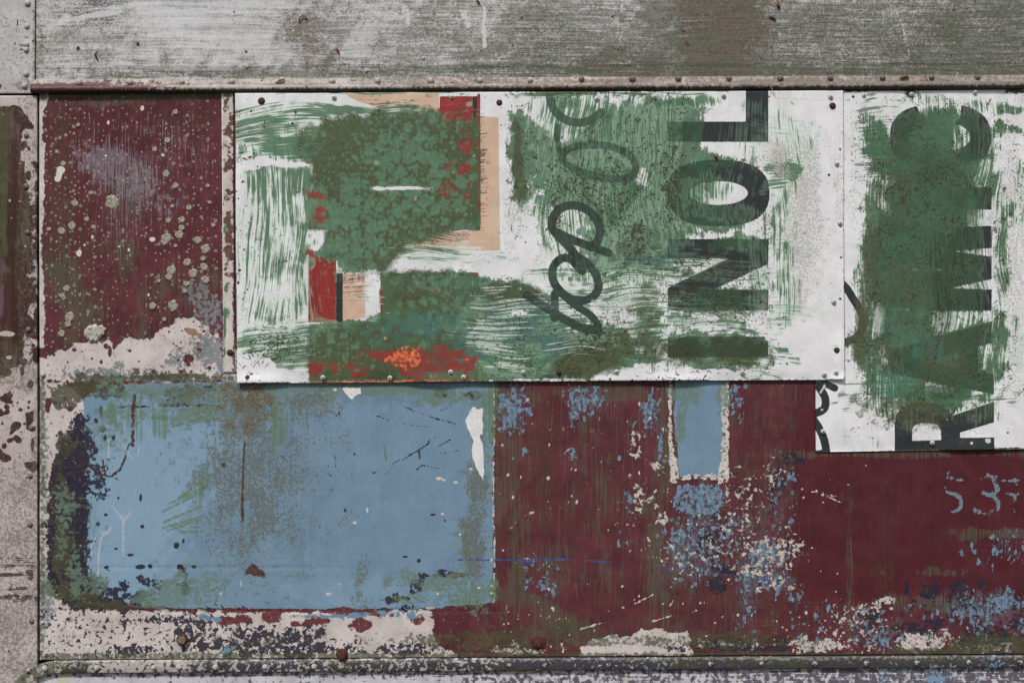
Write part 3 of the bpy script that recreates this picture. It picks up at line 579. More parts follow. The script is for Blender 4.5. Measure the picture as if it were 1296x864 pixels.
# ---- maroon showing below the blue, white peel, drips
f = Field(E, -1.6); f.blob(300,772,34,4,.7); f.blob(285,785,20,8,.3); f.blob(310,783,20,8,.4); f.blob(345,780,18,10,.4); f.blob(403,785,20,9,.5); f.blob(460,788,16,12,.55); f.blob(440,773,40,5,.6); f.blob(470,775,30,6,.5); f.blob(530,784,12,8,.3); f.blob(360,772,80,3,.5); f.blob(375,788,8,5,.5); f.blob(255,800,14,10,-.3)
m.layer('b_marchip', ((112,62,64),(92,52,56),'speck'), f, [('flake',.6,34)], .25)
f = Field(E, -1.6); f.blob(440,779,40,5,.3); f.blob(400,779,60,4,.1); f.blob(480,775,30,6,.3); f.blob(525,778,16,8,.2); f.blob(262,782,16,5,.5); f.blob(290,820,10,4,.6); f.blob(284,825,8,3,.7); f.blob(225,826,14,3,-.1)
m.layer('b_bluebit', (104,136,158), f, [('flake',.6,35)], .25)
f = Field(E, -1.6); f.poly(rip([(433,490),(456,491),(457,498),(450,500),(446,506),(440,500),(435,494)],.7,3,3),1.0,1.4)
f.poly(rip([(598,516),(602,515),(604,518),(611,515),(611,548),(606,551),(611,562),(613,600),(611,609),(605,596),(600,585),(597,575),(599,558),(596,550),(592,542),(589,533),(592,525)],.9,4,4),1.0,1.4)
m.layer('b_peel', ((222,221,222),(208,206,206),'chunk'), f, [('speck',.25,36)], .25, relief=-1.8)
f = Field(E, -1.6)
for L, w_ in [([(140,668),(128,680),(125,700),(124,728)],3.2),([(121,680),(115,692),(116,704)],2.2),([(142,640),(150,650),(156,660),(156,703)],2.6),([(165,648),(158,658)],3),([(148,552),(158,566),(166,579)],2.2),([(138,556),(137,580)],2.4),([(176,566),(174,576)],1.8),([(163,570),(160,575)],2)]: f.line(L,w_,1.6,.35)
f.blob(132,674,10,6,.0); f.blob(154,655,8,5,.1)
m.layer('b_drip', (168,178,186), f, [('speck',.3,37)], .6, .8)
f = Field(E, -1.6)
for p in [(556,605,6,2.6),(562,607,3,2),(577,610,3.5,2.5),(465,645,2,4.5),(449,661,4,2),(560,650,3,2),(582,676,2,2),(416,751,4.5,2.5),(417,711,0.8,0.8),(554,751,2,2),(622,741,2,2),(424,493,3,2.5),(596,593,2.5,2),(622,750,3,2),(305,738,1,6),(279,751,1,5),(606,743,3,2),(545,769,8,2),(567,749,1,1),(430,739,1.6,1.6)]: f.blob(*p,1)
f.scatter(60,630,768,720,826,.8,2.2,.9,41); f.scatter(24,980,770,1100,826,1,3,.8,42)
m.layer('b_chips', ((204,196,184),(186,176,168),'speck'), f, [('flake',.35,38)], .3)
# ---- lettering 53T in worn blue, very patchy
f = Field(E, -1.6)
for L, w_, a in [([(1194,605),(1206,604)],3,0),([(1210,607),(1217,607)],3,.3),([(1196,616),(1200,626)],2.5,-.1),([(1199,623),(1211,626),(1218,633),(1215,643),(1205,648)],5,.5),([(1240,606),(1250,602),(1262,604)],5,.1),([(1258,606),(1263,620),(1254,626),(1244,622)],6,.5),([(1256,626),(1264,636),(1262,644),(1250,650),(1234,646)],5.5,.45),([(1268,608),(1288,608)],3,.25),([(1285,607),(1286,613)],4,.3),([(1272,625),(1292,625)],3,.25),([(1284,627),(1283,646)],5,.1),([(1300,606),(1304,640)],5,.1),([(1196,600),(1200,598)],2,.2)]: f.line(L,w_*.85,1.8,a-.15)
m.layer('b_letters', ((106,128,150),(124,134,142),'speck'), f, [('flake',.55,39),('speck',.55,8)], .25, .9)
# ---- lichen dots and thin green spatter on maroon
f = Field(E, -1.6); 
for a in [(85,250,26,60,.25),(72,190,14,60,.1),(80,210,30,80,.0),(110,330,40,60,-.2),(250,290,34,60,.25),(225,330,30,60,.1),(262,340,20,60,.3),(230,190,26,60,-.2),(270,230,12,60,0),(150,250,30,30,-.1)]: f.blob(*a)
m.layer('b_lich', ((150,142,130),(126,120,112),'speck'), f, [('dots',.85,40),('flake',.3,2)], .3, .85, cap=-1.12)
f = Field(E, -1.6); f.blob(85,230,34,110,-1.2); f.blob(80,370,30,60,-1.1); f.blob(240,300,50,80,-1.3)
m.layer('b_lich2', ((158,150,130),(140,140,100),'speck'), f, [('dotss',.9,41)], .3, .85)
f = Field(E, -1.6)
for p in [(75,219,5,9),(137,155,2,3.5),(196,256,0,0),(193,303,4.5,3.5),(163,316,2,3),(151,312,2,1.6),(206,196,2.5,2.5),(134,197,2,2),(105,280,0,0),(180,137,3,4),(60,250,0,0),(100,320,4,5),(107,310,2,2),(117,300,2,3),(80,376,4,3),(188,373,2,2.5),(180,350,0,0)]:
    if p[2]: f.blob(*p,1)
m.layer('b_wspot', (205,200,190), f, [('speck',.25,42)], .35)
f = Field(E, -1.6); f.blob(66,160,1.4,1.4,.6); f.scatter(34,60,130,285,430,.8,2,.7,51); f.scatter(30,650,500,1000,700,.8,1.7,.6,52)
f.scatter(160,630,495,1010,825,.7,1.6,.6,53); f.scatter(40,1010,590,1296,800,.7,1.5,.5,54)
m.layer('b_dk', (40,32,32), f, [('flake',.3,43)], .3)
f = Field(E, -1.6); f.blob(745,485,6,4,.9); f.blob(747,510,3,3,.9); f.blob(749,545,4,3,.9); f.blob(244,420,9,7,.6); f.blob(253,424,6,5,.6)
m.layer('b_orange', ((150,84,52),(96,92,60),'big'), f, [('speck',.4,44)], .3, .8)
f = Field(E, -1.6); f.rect(40,826,1720,840,3,.3); f.blob(700,810,420,14,.1); f.blob(690,800,60,20,.1); f.blob(1270,815,80,20,.5); f.blob(1200,824,120,6,.4); f.rect(40,116,1720,124,3,.2); f.rect(50,480,56,830,3,.1)
m.layer('b_moss', ((82,88,60),(66,70,52),'chunk'), f, [('speck',.6,45),('chunk',.4,8)], .5, .8)
m.done((('vf',.4,3),('flake',.18,10),('fine',.15,7)), .001, .8)
def bul(X, Y):
    r = -.0009*np.exp(-((Y-718)/2.4)**2)*(X > 50)*np.clip((520-X)/150, 0, 1)-.0012*np.exp(-((Y-773)/2.2)**2)*(X < 640)
    r += .004*np.exp(-((X-430)/120)**2-((Y-620)/90)**2)
    return r
side = sheet('side_panel', [(49.6,116),(1710,108),(1710,826-1.9),(50.4,834.6)], .0, .012, m, 1.5, .0022, 11, bul)
tag(side, 'large maroon metal side sheet with a flaking blue rectangle and chipped pale primer', 'metal panel')
rivets(side, [(54,474),(54,787)], M_riv_pale, 3, 2, .0, seed=2)
# three big rusty bolts
def bolt(px, py, mat, rot, washer):
    me = lathe_mesh('bolt', [(x*S, y*S) for x, y in ([(9,-.5),(9,1.0),(8.4,1.6),(6,1.8)] if washer else [(7.6,-.5),(7.6,.8),(7,1.2),(6,1.3)])], 24)
    me.materials.append(M_boltr); o = bpy.data.objects.new('bolt', me); COL.objects.link(o); place(o, side, px, py, .001)
    hd = lathe_mesh('bolt_head', [(5.6*S,.0),(5.6*S,5.0*S),(5.0*S,6.2*S),(2.5*S,6.6*S)], 6, .3); hd.materials.append(mat)
    h = bpy.data.objects.new('bolt_head', hd); COL.objects.link(h); h.parent = o; h.rotation_euler = (0, rot, 0)
bolt(231,809,M_boltg,.2,False); bolt(433,827.5,M_boltr,.6,False); bolt(681,812,M_boltr,1.1,True)

# ================================================================== batten at the left of the signs
E = (270,105,310,480)
m = Mat('batten_paint', ((200,192,186),(182,172,166),'chunk'), .5)
f = Field(E, -1.6)
for a in [(288,135,6,10,.6),(291,180,8,30,.2),(290,210,8,8,.7),(288,245,8,10,.4),(290,305,9,34,.7),(289,275,6,14,.2),(286,340,4,10,.2),(292,160,4,30,.3)]: f.blob(*a)
f.rect(280,118,298,350,2,-.45); f.rect(280,330,298,470,2,-.95); f.line([(296,118),(296,470)],1.8,1.5,.3)
m.layer('k_rust', ((82,58,52),(104,78,66),'speck'), f, [('flake',.7,1),('speck',.35,2)], .3, relief=-0.8)
f = Field(E, -1.6); f.blob(284,410,4,30,.7); f.blob(288,396,4,8,.8); f.blob(287,365,4,8,.3); f.blob(285,290,4,10,.3); f.blob(284,440,3,20,.5); f.blob(288,120,8,8,.4)
m.layer('k_green', (84,112,90), f, [('flake',.5,3)], .3)
f = Field(E, -1.6); f.line([(281.6,120),(282.5,472)],1.6,1,.8); f.line([(288.5,340),(289.5,472)],.8,1,.2)
m.layer('k_edge', (222,220,216), f, [('speck',.5,4)], .4, .8)
m.done((('flake',.5,5),))
bt = sheet('batten', [(280.6,117),(295.6,117),(297.2,471),(283,471)], .004, .006, m, 1.0, 0, 3, lambda X, Y: .002*np.clip(1-np.abs(X-288-(Y-117)*.005)/7.5, 0, 1)**.6)
tag(bt, 'narrow rust-flecked pale batten standing upright beside the wide painted board', 'batten')
rivets(bt, [(291.5,446)], M_riv_dark, 4.2, 2.4, .005, seed=3, label='rusty rivet near the foot of the batten')

# ================================================================== boards with painted lettering
WHITE = ((226,226,229),(212,212,214),'chunk')
GREEN = ((72,110,80),(63,96,70),'chunk')
INK = ((24,28,34),(36,42,48),'vb')
# ---- right board
E = (1020,100,1720,580)
m = Mat('right_board_paint', WHITE, .5, .22)
f = Field(E, -1.1); f.blob(1280,300,30,200,-.1); f.blob(1290,470,30,60,-.2); f.blob(1100,160,30,30,-.4); f.blob(1275,200,20,80,-.3); f.blob(1080,250,12,120,-.5); f.blob(1120,490,60,30,-.4)
m.layer('r_speck', ((176,174,166),(150,148,140),'speck'), f, [('fine',.6,1),('vf',.3,2),('chunk',.3,3)], .6, .7)
f = Field(E)
f = Field(E); f.ring(1189.5,174,64,42,38,19); f.poly([(1147,100),(1165,150),(1189,172),(1214,150),(1216,134),(1214,100)],1.5,1.6,cut=True)
for P in [[(1125,237),(1254,237),(1254,265.5),(1125,265.5)],
          [(1125,290),(1254,286),(1254,314),(1203,318),(1254,325),(1254,353.5),(1202,364.5),(1250,366.5),(1254,366),(1254,393),(1125,391),(1125,357),(1193,341),(1125,325)],
          [(1125,443),(1254,406.5),(1254,434.5),(1236.5,438),(1237.5,470),(1257,474),(1257,499),(1125,471)],
          [(1132,570),(1131.6,537),(1134,524),(1141,515),(1152,510),(1168,509.5),(1186,511),(1197,517),(1206,525),(1257,508),(1257,534),(1214,547),(1214,553.6),(1257,553),(1257,565),(1257,575),(1132,575)]]: f.poly(P,1.1,1.0)
for P in [[(1174.5,456),(1212,445.5),(1212,464.5)],[(1154,557.5),(1153.6,543),(1157,538),(1166,535),(1178,534.8),(1187,538),(1190,545),(1190.5,556.5)]]: f.poly(P,1.1,1.5,cut=True)
LET = f
# script pieces at the left edge
for L, w_ in [([(1064,358),(1072,366),(1079,378),(1087,390),(1092,402),(1092,415),(1084,428),(1068,434),(1060,432)],10),([(1030,482),(1042,484),(1056,491)],9),([(1036,490),(1043,500),(1045,510),(1042,519),(1028,524)],10),([(1027,528),(1036,540),(1043,556),(1046,572)],10),([(1030,574),(1046,572)],8)]: f.line(smooth(L),w_,1.1,1.0)
m.layer('r_letter', INK, f, [('vf',.12,4),('speck',.12,5)], .5, .96)
f = Field(E, -1.6)
f.poly(rip([(1132,150),(1150,145),(1180,140),(1225,140),(1240,160),(1244,215),(1236,240),(1236,300),(1246,400),(1240,480),(1215,520),(1180,520),(1120,450),(1096,400),(1092,330),(1100,270),(1128,240),(1130,180)],6,10,1),10,1.2)
for a in [(1105,170,24,30,.4),(1095,150,14,10,.3),(1118,200,26,40,.5),(1110,250,26,60,.2),(1104,300,14,60,.6),(1100,440,20,80,.35),(1130,480,60,40,.2),(1165,490,60,26,.5),(1200,500,60,24,.35),(1110,500,30,24,-.1),(1170,128,60,10,-.1),(1242,135,50,16,-.1),(1280,140,26,8,.3),(1285,165,14,8,.5),(1265,160,10,14,.2),(1250,210,14,60,.2),(1262,250,10,50,.0),(1268,340,14,90,.1),(1262,420,14,60,.35),(1250,470,24,40,.3),(1284,430,10,60,-.3),(1290,230,10,60,-.2),(1278,265,10,20,.1),(1085,350,10,40,-.1),(1092,380,6,40,.3),(1240,525,40,16,-.3),(1152,120,14,10,.1),(1150,535,60,12,-.5),(1080,540,40,20,-.75),(1082,200,8,80,-.6)]: f.blob(*a)
for P in [[(1205,160),(1218,158),(1226,175),(1222,192),(1205,196)],[(1112,252),(1126,258),(1130,270),(1124,272),(1110,262)],[(1103,380),(1140,388),(1150,392),(1120,392),(1118,420),(1104,430)],[(1180,394),(1248,396),(1250,404),(1178,426)],[(1225,266),(1252,268),(1252,286),(1224,288)],[(1205,318),(1248,314),(1248,324)],[(1204,365),(1246,354),(1246,366)],[(1240,438),(1250,436),(1248,468),(1241,468)],[(1158,538),(1186,538),(1186,555),(1158,556)],[(1172,484),(1206,490),(1204,498),(1170,494)]]: f.poly(P,3,.1,cut=True)
f.poly([(1215,548),(1260,536),(1260,552)],3,.4,cut=True); f.a = f.a*1.25; f.rect(1155,340,1195,343,1.2,-.1,cut=True)
fg = f
g2 = Field(E); g2.a = f.a+.25
m.layer('r_glaze', (176,206,178), g2, [('vb',.6,6),('vf',.5,7),('chunk',.4,8)], 1.0, .6)
m.layer('r_green', GREEN, f, [('vb',.42,6),('vf',.42,7),('chunk',.35,8)], .35, .92)
f = Field(E, -1.6)
for a in [(1112,190,34,60,.1),(1100,150,30,30,.0),(1160,500,70,24,.35),(1130,480,60,30,.0),(1210,505,60,20,.2),(1200,530,60,20,-.35),(1120,215,30,5,.5)]: f.blob(*a)
m.layer('r_greenh', GREEN, f, [('hb',.45,9),('hf',.45,10),('chunk',.3,2)], .35, .8)
f = Field(E, -1.6); f.poly(rip([(1130,206),(1150,200),(1160,140),(1206,140),(1204,200),(1234,205),(1234,285),(1204,300),(1182,330),(1178,392),(1120,395),(1100,330)],4,9,2),12,1.1)
m.layer('r_solid', ((76,108,84),(66,98,78),'chunk'), f, [('vf',.4,11),('vb',.4,5)], .5, .78)
L2 = Field(E); L2.a = np.minimum(LET.a, -f.a)
m.layer('r_letter2', (36,46,42), L2, [('vf',.25,4)], .5, .5)
f = Field(E, -1.6); f.poly([(1130,180),(1160,170),(1240,240),(1236,300),(1200,400),(1190,420),(1240,480),(1190,520),(1150,440),(1110,430),(1096,330),(1120,260)],20,.35)
m.layer('r_deep', ((66,94,72),(58,80,60),'chunk'), f, [('chunk',.35,11),('vb',.2,3)], 1.0, .65)
f = Field(E, -1.6); f.blob(1120,470,30,60,.1); f.blob(1130,430,40,30,.0); f.blob(1180,440,30,30,.1); f.blob(1100,440,10,40,.2)
m.layer('r_teal', (74,118,106), f, [('vb',.7,12)], .6, .6)
f = Field(E, -1.6); f.blob(1090,400,10,60,.6); f.blob(1088,440,12,30,.6); f.blob(1100,320,14,60,.3); f.blob(1130,250,40,60,-.1); f.blob(1130,370,60,40,-.1); f.blob(1160,520,60,30,.3); f.blob(1190,450,40,60,.0); f.blob(1120,450,40,60,-.1)
m.layer('r_olive', ((88,84,56),(78,80,60),'speck'), f, [('speck',.6,13),('chunk',.4,4)], .6, .7)
f = Field(E, -1.6); f.a = np.minimum(fg.a, -.42); f.rect(1070,110,1720,570,3,-1.05); f.blob(1150,230,60,30,-.1)
m.layer('r_rustnet', ((66,60,40),(52,46,34),'speck'), f, [('worm',.85,14),('chunk',.3,5)], .3, .8)
f = Field(E, -1.6); f.rect(1234,238,1254,265,2,.0); f.rect(1205,288,1254,312,3,-.1); f.rect(1178,300,1250,390,6,-.25); f.rect(1230,150,1254,200,4,-.2)
m.layer('r_dkbrush', (46,48,44), f, [('vf',.8,15)], .6, .7)
f = Field(E, -1.6); f.scatter(60,1070,115,1300,560,.7,1.8,.7,61); f.line([(1262,116),(1266,132)],1,1,.5); f.scatter(10,1270,120,1296,560,1.2,2.6,.8,62); f.blob(1112,206,3,2,.8)
m.layer('r_dots', (66,58,50), f, [('flake',.3,16)], .3)
f = Field(E, -1.6); f.line([(1066,116),(1180,111),(1300,108),(1700,100)],3,2,.5); f.blob(1152,119,8,6,.6); f.blob(1285,116,20,4,.6); f.line([(1040,573),(1300,566),(1700,560)],1.6,1,.6)
m.layer('r_edge', (70,84,58), f, [('speck',.5,17)], .4)
f = Field(E, -1.6); f.blob(1249,557,5,4,.6); f.blob(1228,560,3,3,.4); f.line([(1196,523),(1198,531)],.8,1,.7); f.blob(1036,486,0.1,0.1); f.line([(1038,496),(1043,488)],3,1.4,.4); f.blob(1040,518,3,2,.5)
m.layer('r_nick', (190,192,186), f, [('flake',.4,18)], .3)
m.done((('vf',.3,3),('chunk',.6,8),('fine',.15,7)), .0005)
def bul(X, Y): return .006*np.exp(-((Y-568)/12)**2)*(np.sin(X/47.0)+.5*np.sin(X/19.0))*.6-.002*np.exp(-((X-1179)/16)**2-((Y-560)/16)**2)+.004*np.exp(-((X-1032)/8)**2)*np.sin(Y/23.0)*(Y > 480)
rb = sheet('lettered_board', [(1030,116.5),(1710,110),(1710,562),(1032,571.5)], .006, .0015, m, 1.3, .0025, 21, bul)
tag(rb, 'white board at right lettered sideways RAMIC, green brushed, hanging lower than the wide one', 'board')
screws(rb, [(1092.5,121.5),(1153,120),(1233,117.5),(1041,545.5),(1179,560)], .0062)
rivets(rb, [(1079,123)], M_hole, 1.8, .5, .0062, name='screw_hole')

# ---- wide left board
E = (290,100,1080,500)
WSC = [(423.5,124),(571.5,123.5),(755,126),(828,123.5),(915,122),(1050,123.5),(1058,208),(1062,283),(1054,382),(409.5,477.5),(494,478),(570.5,470.5),(587,477),(662,471),(780,470),(939,471),(1042,473.5),(1057,471)]
m = Mat('wide_board_paint', WHITE, .5, .22)
f = Field(E, -1.2)
for a in [(660,260,40,100,-.15),(670,320,40,30,-.1),(620,330,60,20,-.5),(1020,260,40,120,.05),(1010,300,40,80,.1),(1000,210,30,60,-.2),(400,370,60,80,-.3),(350,420,60,80,-.4),(990,215,20,30,.3),(780,380,24,50,0),(920,400,60,30,-.1),(320,300,30,200,-.6),(1040,200,30,120,-.5)]: f.blob(*a)
m.layer('w_speck', ((170,164,158),(148,144,138),'speck'), f, [('fine',.75,1),('speck',.3,2)], .5, .65)
# peach shapes
f = Field(E, -1.6)
for P in [[(432,116),(556,116),(556,141),(520,140),(480,138),(458,131),(446,126)],[(607,148),(631,150),(633,317.5),(495,317.5),(500,306),(607,290)],[(434,346),(463,347),(463,402),(434,406)],[(612,455),(616,440),(620,470),(616,483),(608,483)]]: f.poly(P,1.2,1.2)
m.layer('w_peach', ((206,178,156),(196,166,144),'chunk'), f, [('speck',.15,3)], .4)
f = Field(E, -1.6)
for a in [(610,210,5,40,.0),(610,240,8,60,-.4),(580,298,40,8,-.15),(530,302,40,10,.1),(450,360,30,16,-.1),(460,375,10,10,.0),(500,128,50,8,-.3),(610,165,5,20,-.2)]: f.blob(*a)
m.layer('w_peachdk', (76,70,54), f, [('hf',.75,4),('speck',.4,5)], .4, .8)
# black shadows and red letterform
f = Field(E, -1.6)
for P in [[(598,123),(606.5,123),(606.5,292),(598,292)],[(426,346),(434.5,346),(434.5,408),(426,408)],[(404,280),(416,278),(416,291),(404,291)],[(462,474),(476,474),(474,481),(462,481)],[(520,474),(537,474),(535,481),(519,481)],[(598,452),(602,452),(607,462),(600,470),(597,462)],[(403,478),(412,478),(412,483),(402,483)],[(585,472),(590,472),(590,481),(584,480)],[(518,440),(524,438),(520,448)]]: f.poly(P,1.2,1.2)
m.layer('w_shadow', (44,50,52), f, [('speck',.2,6)], .4)
f = Field(E, -1.6)
for P in [[(557,123),(598,123),(598,160),(556,158)],[(391,318),(426,320),(426,408),(391,408)],[(391,244),(404,240),(416,250),(416,290),(391,291)],[(392,410),(606,408),(606,484),(392,484)],[(482,346),(606,345),(606,408),(482,408)],[(556,200),(598,160),(598,260),(540,260)],[(604,120),(608,120),(608,292),(604,292)]]: f.poly(P,1.2,1.2)
m.layer('w_red', ((150,52,48),(122,48,48),'vb'), f, [('speck',.15,7)], .4)
# lettering
f = Field(E, -1.6)
f.poly([(844.5,155),(943,155),(943,112),(971.5,112),(971.5,180.5),(844.5,180.5)],1.1,1)
f.ring(908.5,245,64.5,42,37,15)
for P in [[(844.5,303),(971.5,303),(971.5,334),(903,366.5),(971.5,366.5),(971.5,393),(844.5,393),(844.5,364.5),(921,327.5),(844.5,327.5)],[(844.5,426),(971.5,426),(971.5,452),(844.5,452)]]: f.poly(P,1.1,1)
K = lambda pts: [(633+x/2.28, 108+y/2.28) for x, y in pts]
WS = Field(E)
for L, w_ in [([(141,28),(148,60),(165,88),(200,108),(235,112),(272,98),(290,80)],10.5),
              ([(178,212),(188,186),(240,174),(300,174),(350,188),(385,214),(393,244),(378,268),(330,274),(270,264),(215,244),(185,226),(178,212)],9.5),([(165,120),(162,150),(170,190)],7),
              ([(262,468),(284,448),(290,415),(275,380),(240,352),(200,345),(165,360),(148,392),(152,420),(180,448),(210,480),(228,512),(236,536)],10.8),([(165,425),(200,444),(250,462),(312,484)],10.5),
              ([(228,530),(205,500),(175,498),(150,525),(150,565),(178,602),(215,622),(255,620),(283,595),(283,560),(262,525),(235,500),(205,495)],10.5),([(178,602),(215,635),(255,658),(282,688),(286,712)],9.5),
              ([(76,606),(120,634),(180,672),(240,704),(284,708)],10.5),([(157,602),(157,672)],10)]: L = smooth(K(L)); f.line(L,w_,1.1,1); WS.line(L,w_,1.1,1)
WLET = f
m.layer('w_letter', INK, f, [('vf',.12,8),('speck',.12,9)], .5, .96)
# ---- green: solid zones
GP = ((75,114,84),(65,99,74),'chunk')
f = Field(E, -1.6)
f.poly(rip([(404,158),(436,150),(556,140),(606,150),(606,285),(570,292),(540,300),(510,318),(486,345),(440,345),(424,330),(400,326),(393,322),(391,318),(410,306),(415,291),(391,286),(392,246),(400,236),(396,210),(378,195),(384,170)],4,8,2),6,1.4)
f.poly([(540,150),(556,142),(556,158),(606.5,158),(606.5,291.5),(560,291.5),(520,280)],1.3,1.4)
f.poly(rip([(482,346),(560,343),(610,348),(640,352),(668,362),(700,372),(702,482),(392,484),(392,412),(430,408),(462,402),(482,396)],2.5,8,3),4,1.4)
f.poly(rip([(648,150),(668,146),(690,168),(720,180),(760,140),(812,130),(866,128),(890,134),(892,215),(880,300),(846,320),(838,345),(790,350),(770,348),(760,300),(740,262),(700,262),(690,262),(672,240),(664,262),(650,230),(645,190)],5,8,4),9,.85)
for a in [(655,200,10,60,.9),(660,235,12,40,.6),(765,220,50,26,.9),(800,170,22,50,1.0),(745,200,60,22,1.0),(780,300,40,70,1.1),(820,290,30,60,.9),(845,230,20,60,.8),(850,150,30,16,.8),(700,215,26,30,.8),(760,445,60,36,.9),(820,420,26,60,.3),(862,400,30,24,.3),(870,440,40,26,.9),(915,445,60,20,.8),(906,380,80,18,.8),(930,310,60,12,.7),(690,440,70,40,.9),(720,460,60,20,1),(900,460,60,12,.6),(957,400,14,60,-.1),(905,205,50,10,.6),(905,283,60,14,.5),(880,240,16,40,.6),(712,130,20,10,.5),(860,480,40,4,.3),(820,380,14,40,.7),(968,300,8,120,-.2),(954,225,8,40,0),(330,115,20,4,.3)]: f.blob(*a)
# white gaps kept clean
for P in [[(745,352),(776,345),(812,350),(804,408),(766,412),(745,395)],[(803,215),(816,212),(820,236),(806,238)],[(466,237),(558,236),(558,242),(470,242)],[(700,360),(740,352),(742,400),(720,410)]]: f.poly(P,4,.35,cut=True)
f.poly([(392,292),(413,292),(410,310),(404,318),(392,318)],2,1.6,cut=True); f.poly([(434,346),(482,347),(482,396),(463,402),(434,407)],2.5,1.0,cut=True); f.poly([(391,330),(400,345),(426,350),(434,345),(434,405),(391,405)],2.5,1.1,cut=True)
f.poly([(558,124),(598,124),(598,156),(558,156)],3,.6,cut=True)
f.poly([(607.8,142),(640,142),(640,293),(607.8,293)],1.2,1.6,cut=True)
fg = f
m.layer('w_green', GP, f, [('vb',.4,10),('vf',.3,2),('chunk',.3,11),('flake',.2,12)], .3, .93)
# white drags in the left and bottom zones
f = Field(E, -1.6)
for a in [(350,250,40,90,.0),(330,230,26,60,.3),(365,230,26,50,.4),(382,300,14,40,.3),(318,360,22,90,-.2),(345,330,40,60,-.1),(380,360,16,60,.0),(350,395,50,20,-.1),(310,300,12,60,-.3),(388,230,14,50,.5),
          (720,150,60,40,.2),(775,155,60,40,.3),(735,240,60,40,.2),(765,250,60,60,.3),(700,290,60,60,-.2),(690,250,14,60,.2),(840,180,20,70,.0),(850,300,20,20,.4),(900,240,50,20,.1),(940,175,40,30,-.4),(860,130,40,10,.6),(998,215,24,60,-.2),(990,250,12,30,0),(1000,170,40,40,-.4),(992,340,14,40,.3),(985,310,12,50,.1),(1000,380,16,40,-.1),(905,270,60,10,.3),(920,135,40,12,-.3),(1020,300,40,160,-.9),(960,360,20,60,-.3),(748,350,100,14,.0),(1015,180,10,60,-.4)]: f.blob(*a)
g2 = Field(E); g2.a = f.a+.3
m.layer('w_glazev', (178,208,180), g2, [('vb',.55,13),('vf',.5,14),('chunk',.25,3)], 1.0, .6)
m.layer('w_greenv', GP, f, [('vb',.45,13),('vf',.55,14),('chunk',.25,3)], .35, .9)
f = Field(E, -1.6)
for a in [(340,160,70,26,.4),(360,185,60,20,.6),(330,145,60,12,.2),(400,142,60,12,.2),(470,140,90,8,.3),(340,430,70,20,.3),(370,450,60,26,.5),(385,420,30,20,.2),(325,440,26,16,.1),(630,420,60,30,.1),(640,455,60,20,.3),(625,390,50,20,.0),(560,325,50,14,.0),(535,318,40,10,.2),(590,330,60,8,-.2),(650,362,40,8,.3),(690,385,60,20,.2),(720,410,60,20,.1),(780,420,80,24,.1),(800,380,80,30,-.05),(820,345,60,10,.2),(870,330,50,12,.1),(930,345,60,20,-.3),(880,405,60,14,.3),(950,410,40,20,-.1),(720,345,60,8,.1),(990,215,30,12,.7),(980,235,20,8,.5),(990,400,50,30,-.3),(1000,443,50,6,.1),(985,455,40,8,-.2),(780,455,90,14,.5),(1000,160,40,20,-.5),(680,400,40,10,.0),(700,120,60,4,.4),(830,120,80,3,.2),(500,118,120,3,.2),(930,440,50,40,.2)]: f.blob(*a)
g2 = Field(E); g2.a = f.a+.3
m.layer('w_glazeh', (178,208,182), g2, [('hb',.55,15),('hf',.5,16),('chunk',.2,4)], 1.0, .5)
m.layer('w_greenh', GP, f, [('hb',.45,15),('hf',.55,16),('chunk',.2,4)], .35, .9)
# teal tint, olive and deep green tints
f = Field(E, -1.6); f.blob(540,410,90,26,.4); f.blob(600,430,60,40,.3); f.blob(660,410,60,50,.3); f.blob(570,370,80,26,0); f.blob(700,440,30,40,.2); f.blob(500,425,60,16,.3); f.blob(490,300,30,16,-.2); f.blob(830,330,40,10,.3)
f.a = np.minimum(f.a, fg.a+.3)
m.layer('w_teal', ((72,112,104),(64,100,96),'chunk'), f, [('chunk',.5,17),('hb',.3,6)], .8, .8)
f = Field(E, -1.6)
for a in [(430,220,50,90,1.0),(450,170,60,24,1.1),(540,265,90,50,1.0),(470,280,80,70,.8),(585,200,34,90,1.0),(500,190,110,80,.8),(540,230,90,80,.8),(430,440,60,40,1.0),(480,455,100,30,.8),(540,380,70,34,.5),(650,370,60,14,.6),(655,200,7,60,1.0),(662,240,10,30,.5),(740,460,60,24,.9),(870,445,40,20,.9),(940,450,50,22,1.1),(380,170,40,30,.2),(800,430,30,30,.5),(380,190,14,20,.2),(820,400,20,60,.3)]: f.blob(*a)
f.a = np.minimum(f.a, fg.a+.5)
m.layer('w_olive', ((82,90,60),(70,80,56),'speck'), f, [('chunk',.4,18),('fine',.25,19)], 1.0, .92)
f = Field(E, -1.6)
for a in [(480,190,60,40,.1),(520,200,80,80,.35),(470,250,80,70,.35),(440,300,60,50,.5),(560,190,30,60,.1),(410,260,30,40,.4),(510,280,50,20,.1),(540,360,60,20,.1),(420,430,50,26,-.1),(370,195,26,12,.2),(560,400,50,30,-.2),(690,230,30,40,-.1),(585,250,20,60,-.2)]: f.blob(*a)
f.a = np.minimum(f.a, fg.a+.2)-.18
m.layer('w_cells', ((98,138,108),(88,124,98),'speck'), f, [('dotsb',.9,20),('flake',.3,2)], .4, .6)
m.layer('w_cells2', ((104,140,112),(88,124,100),'speck'), f, [('dotss',.85,21)], .3, .55)
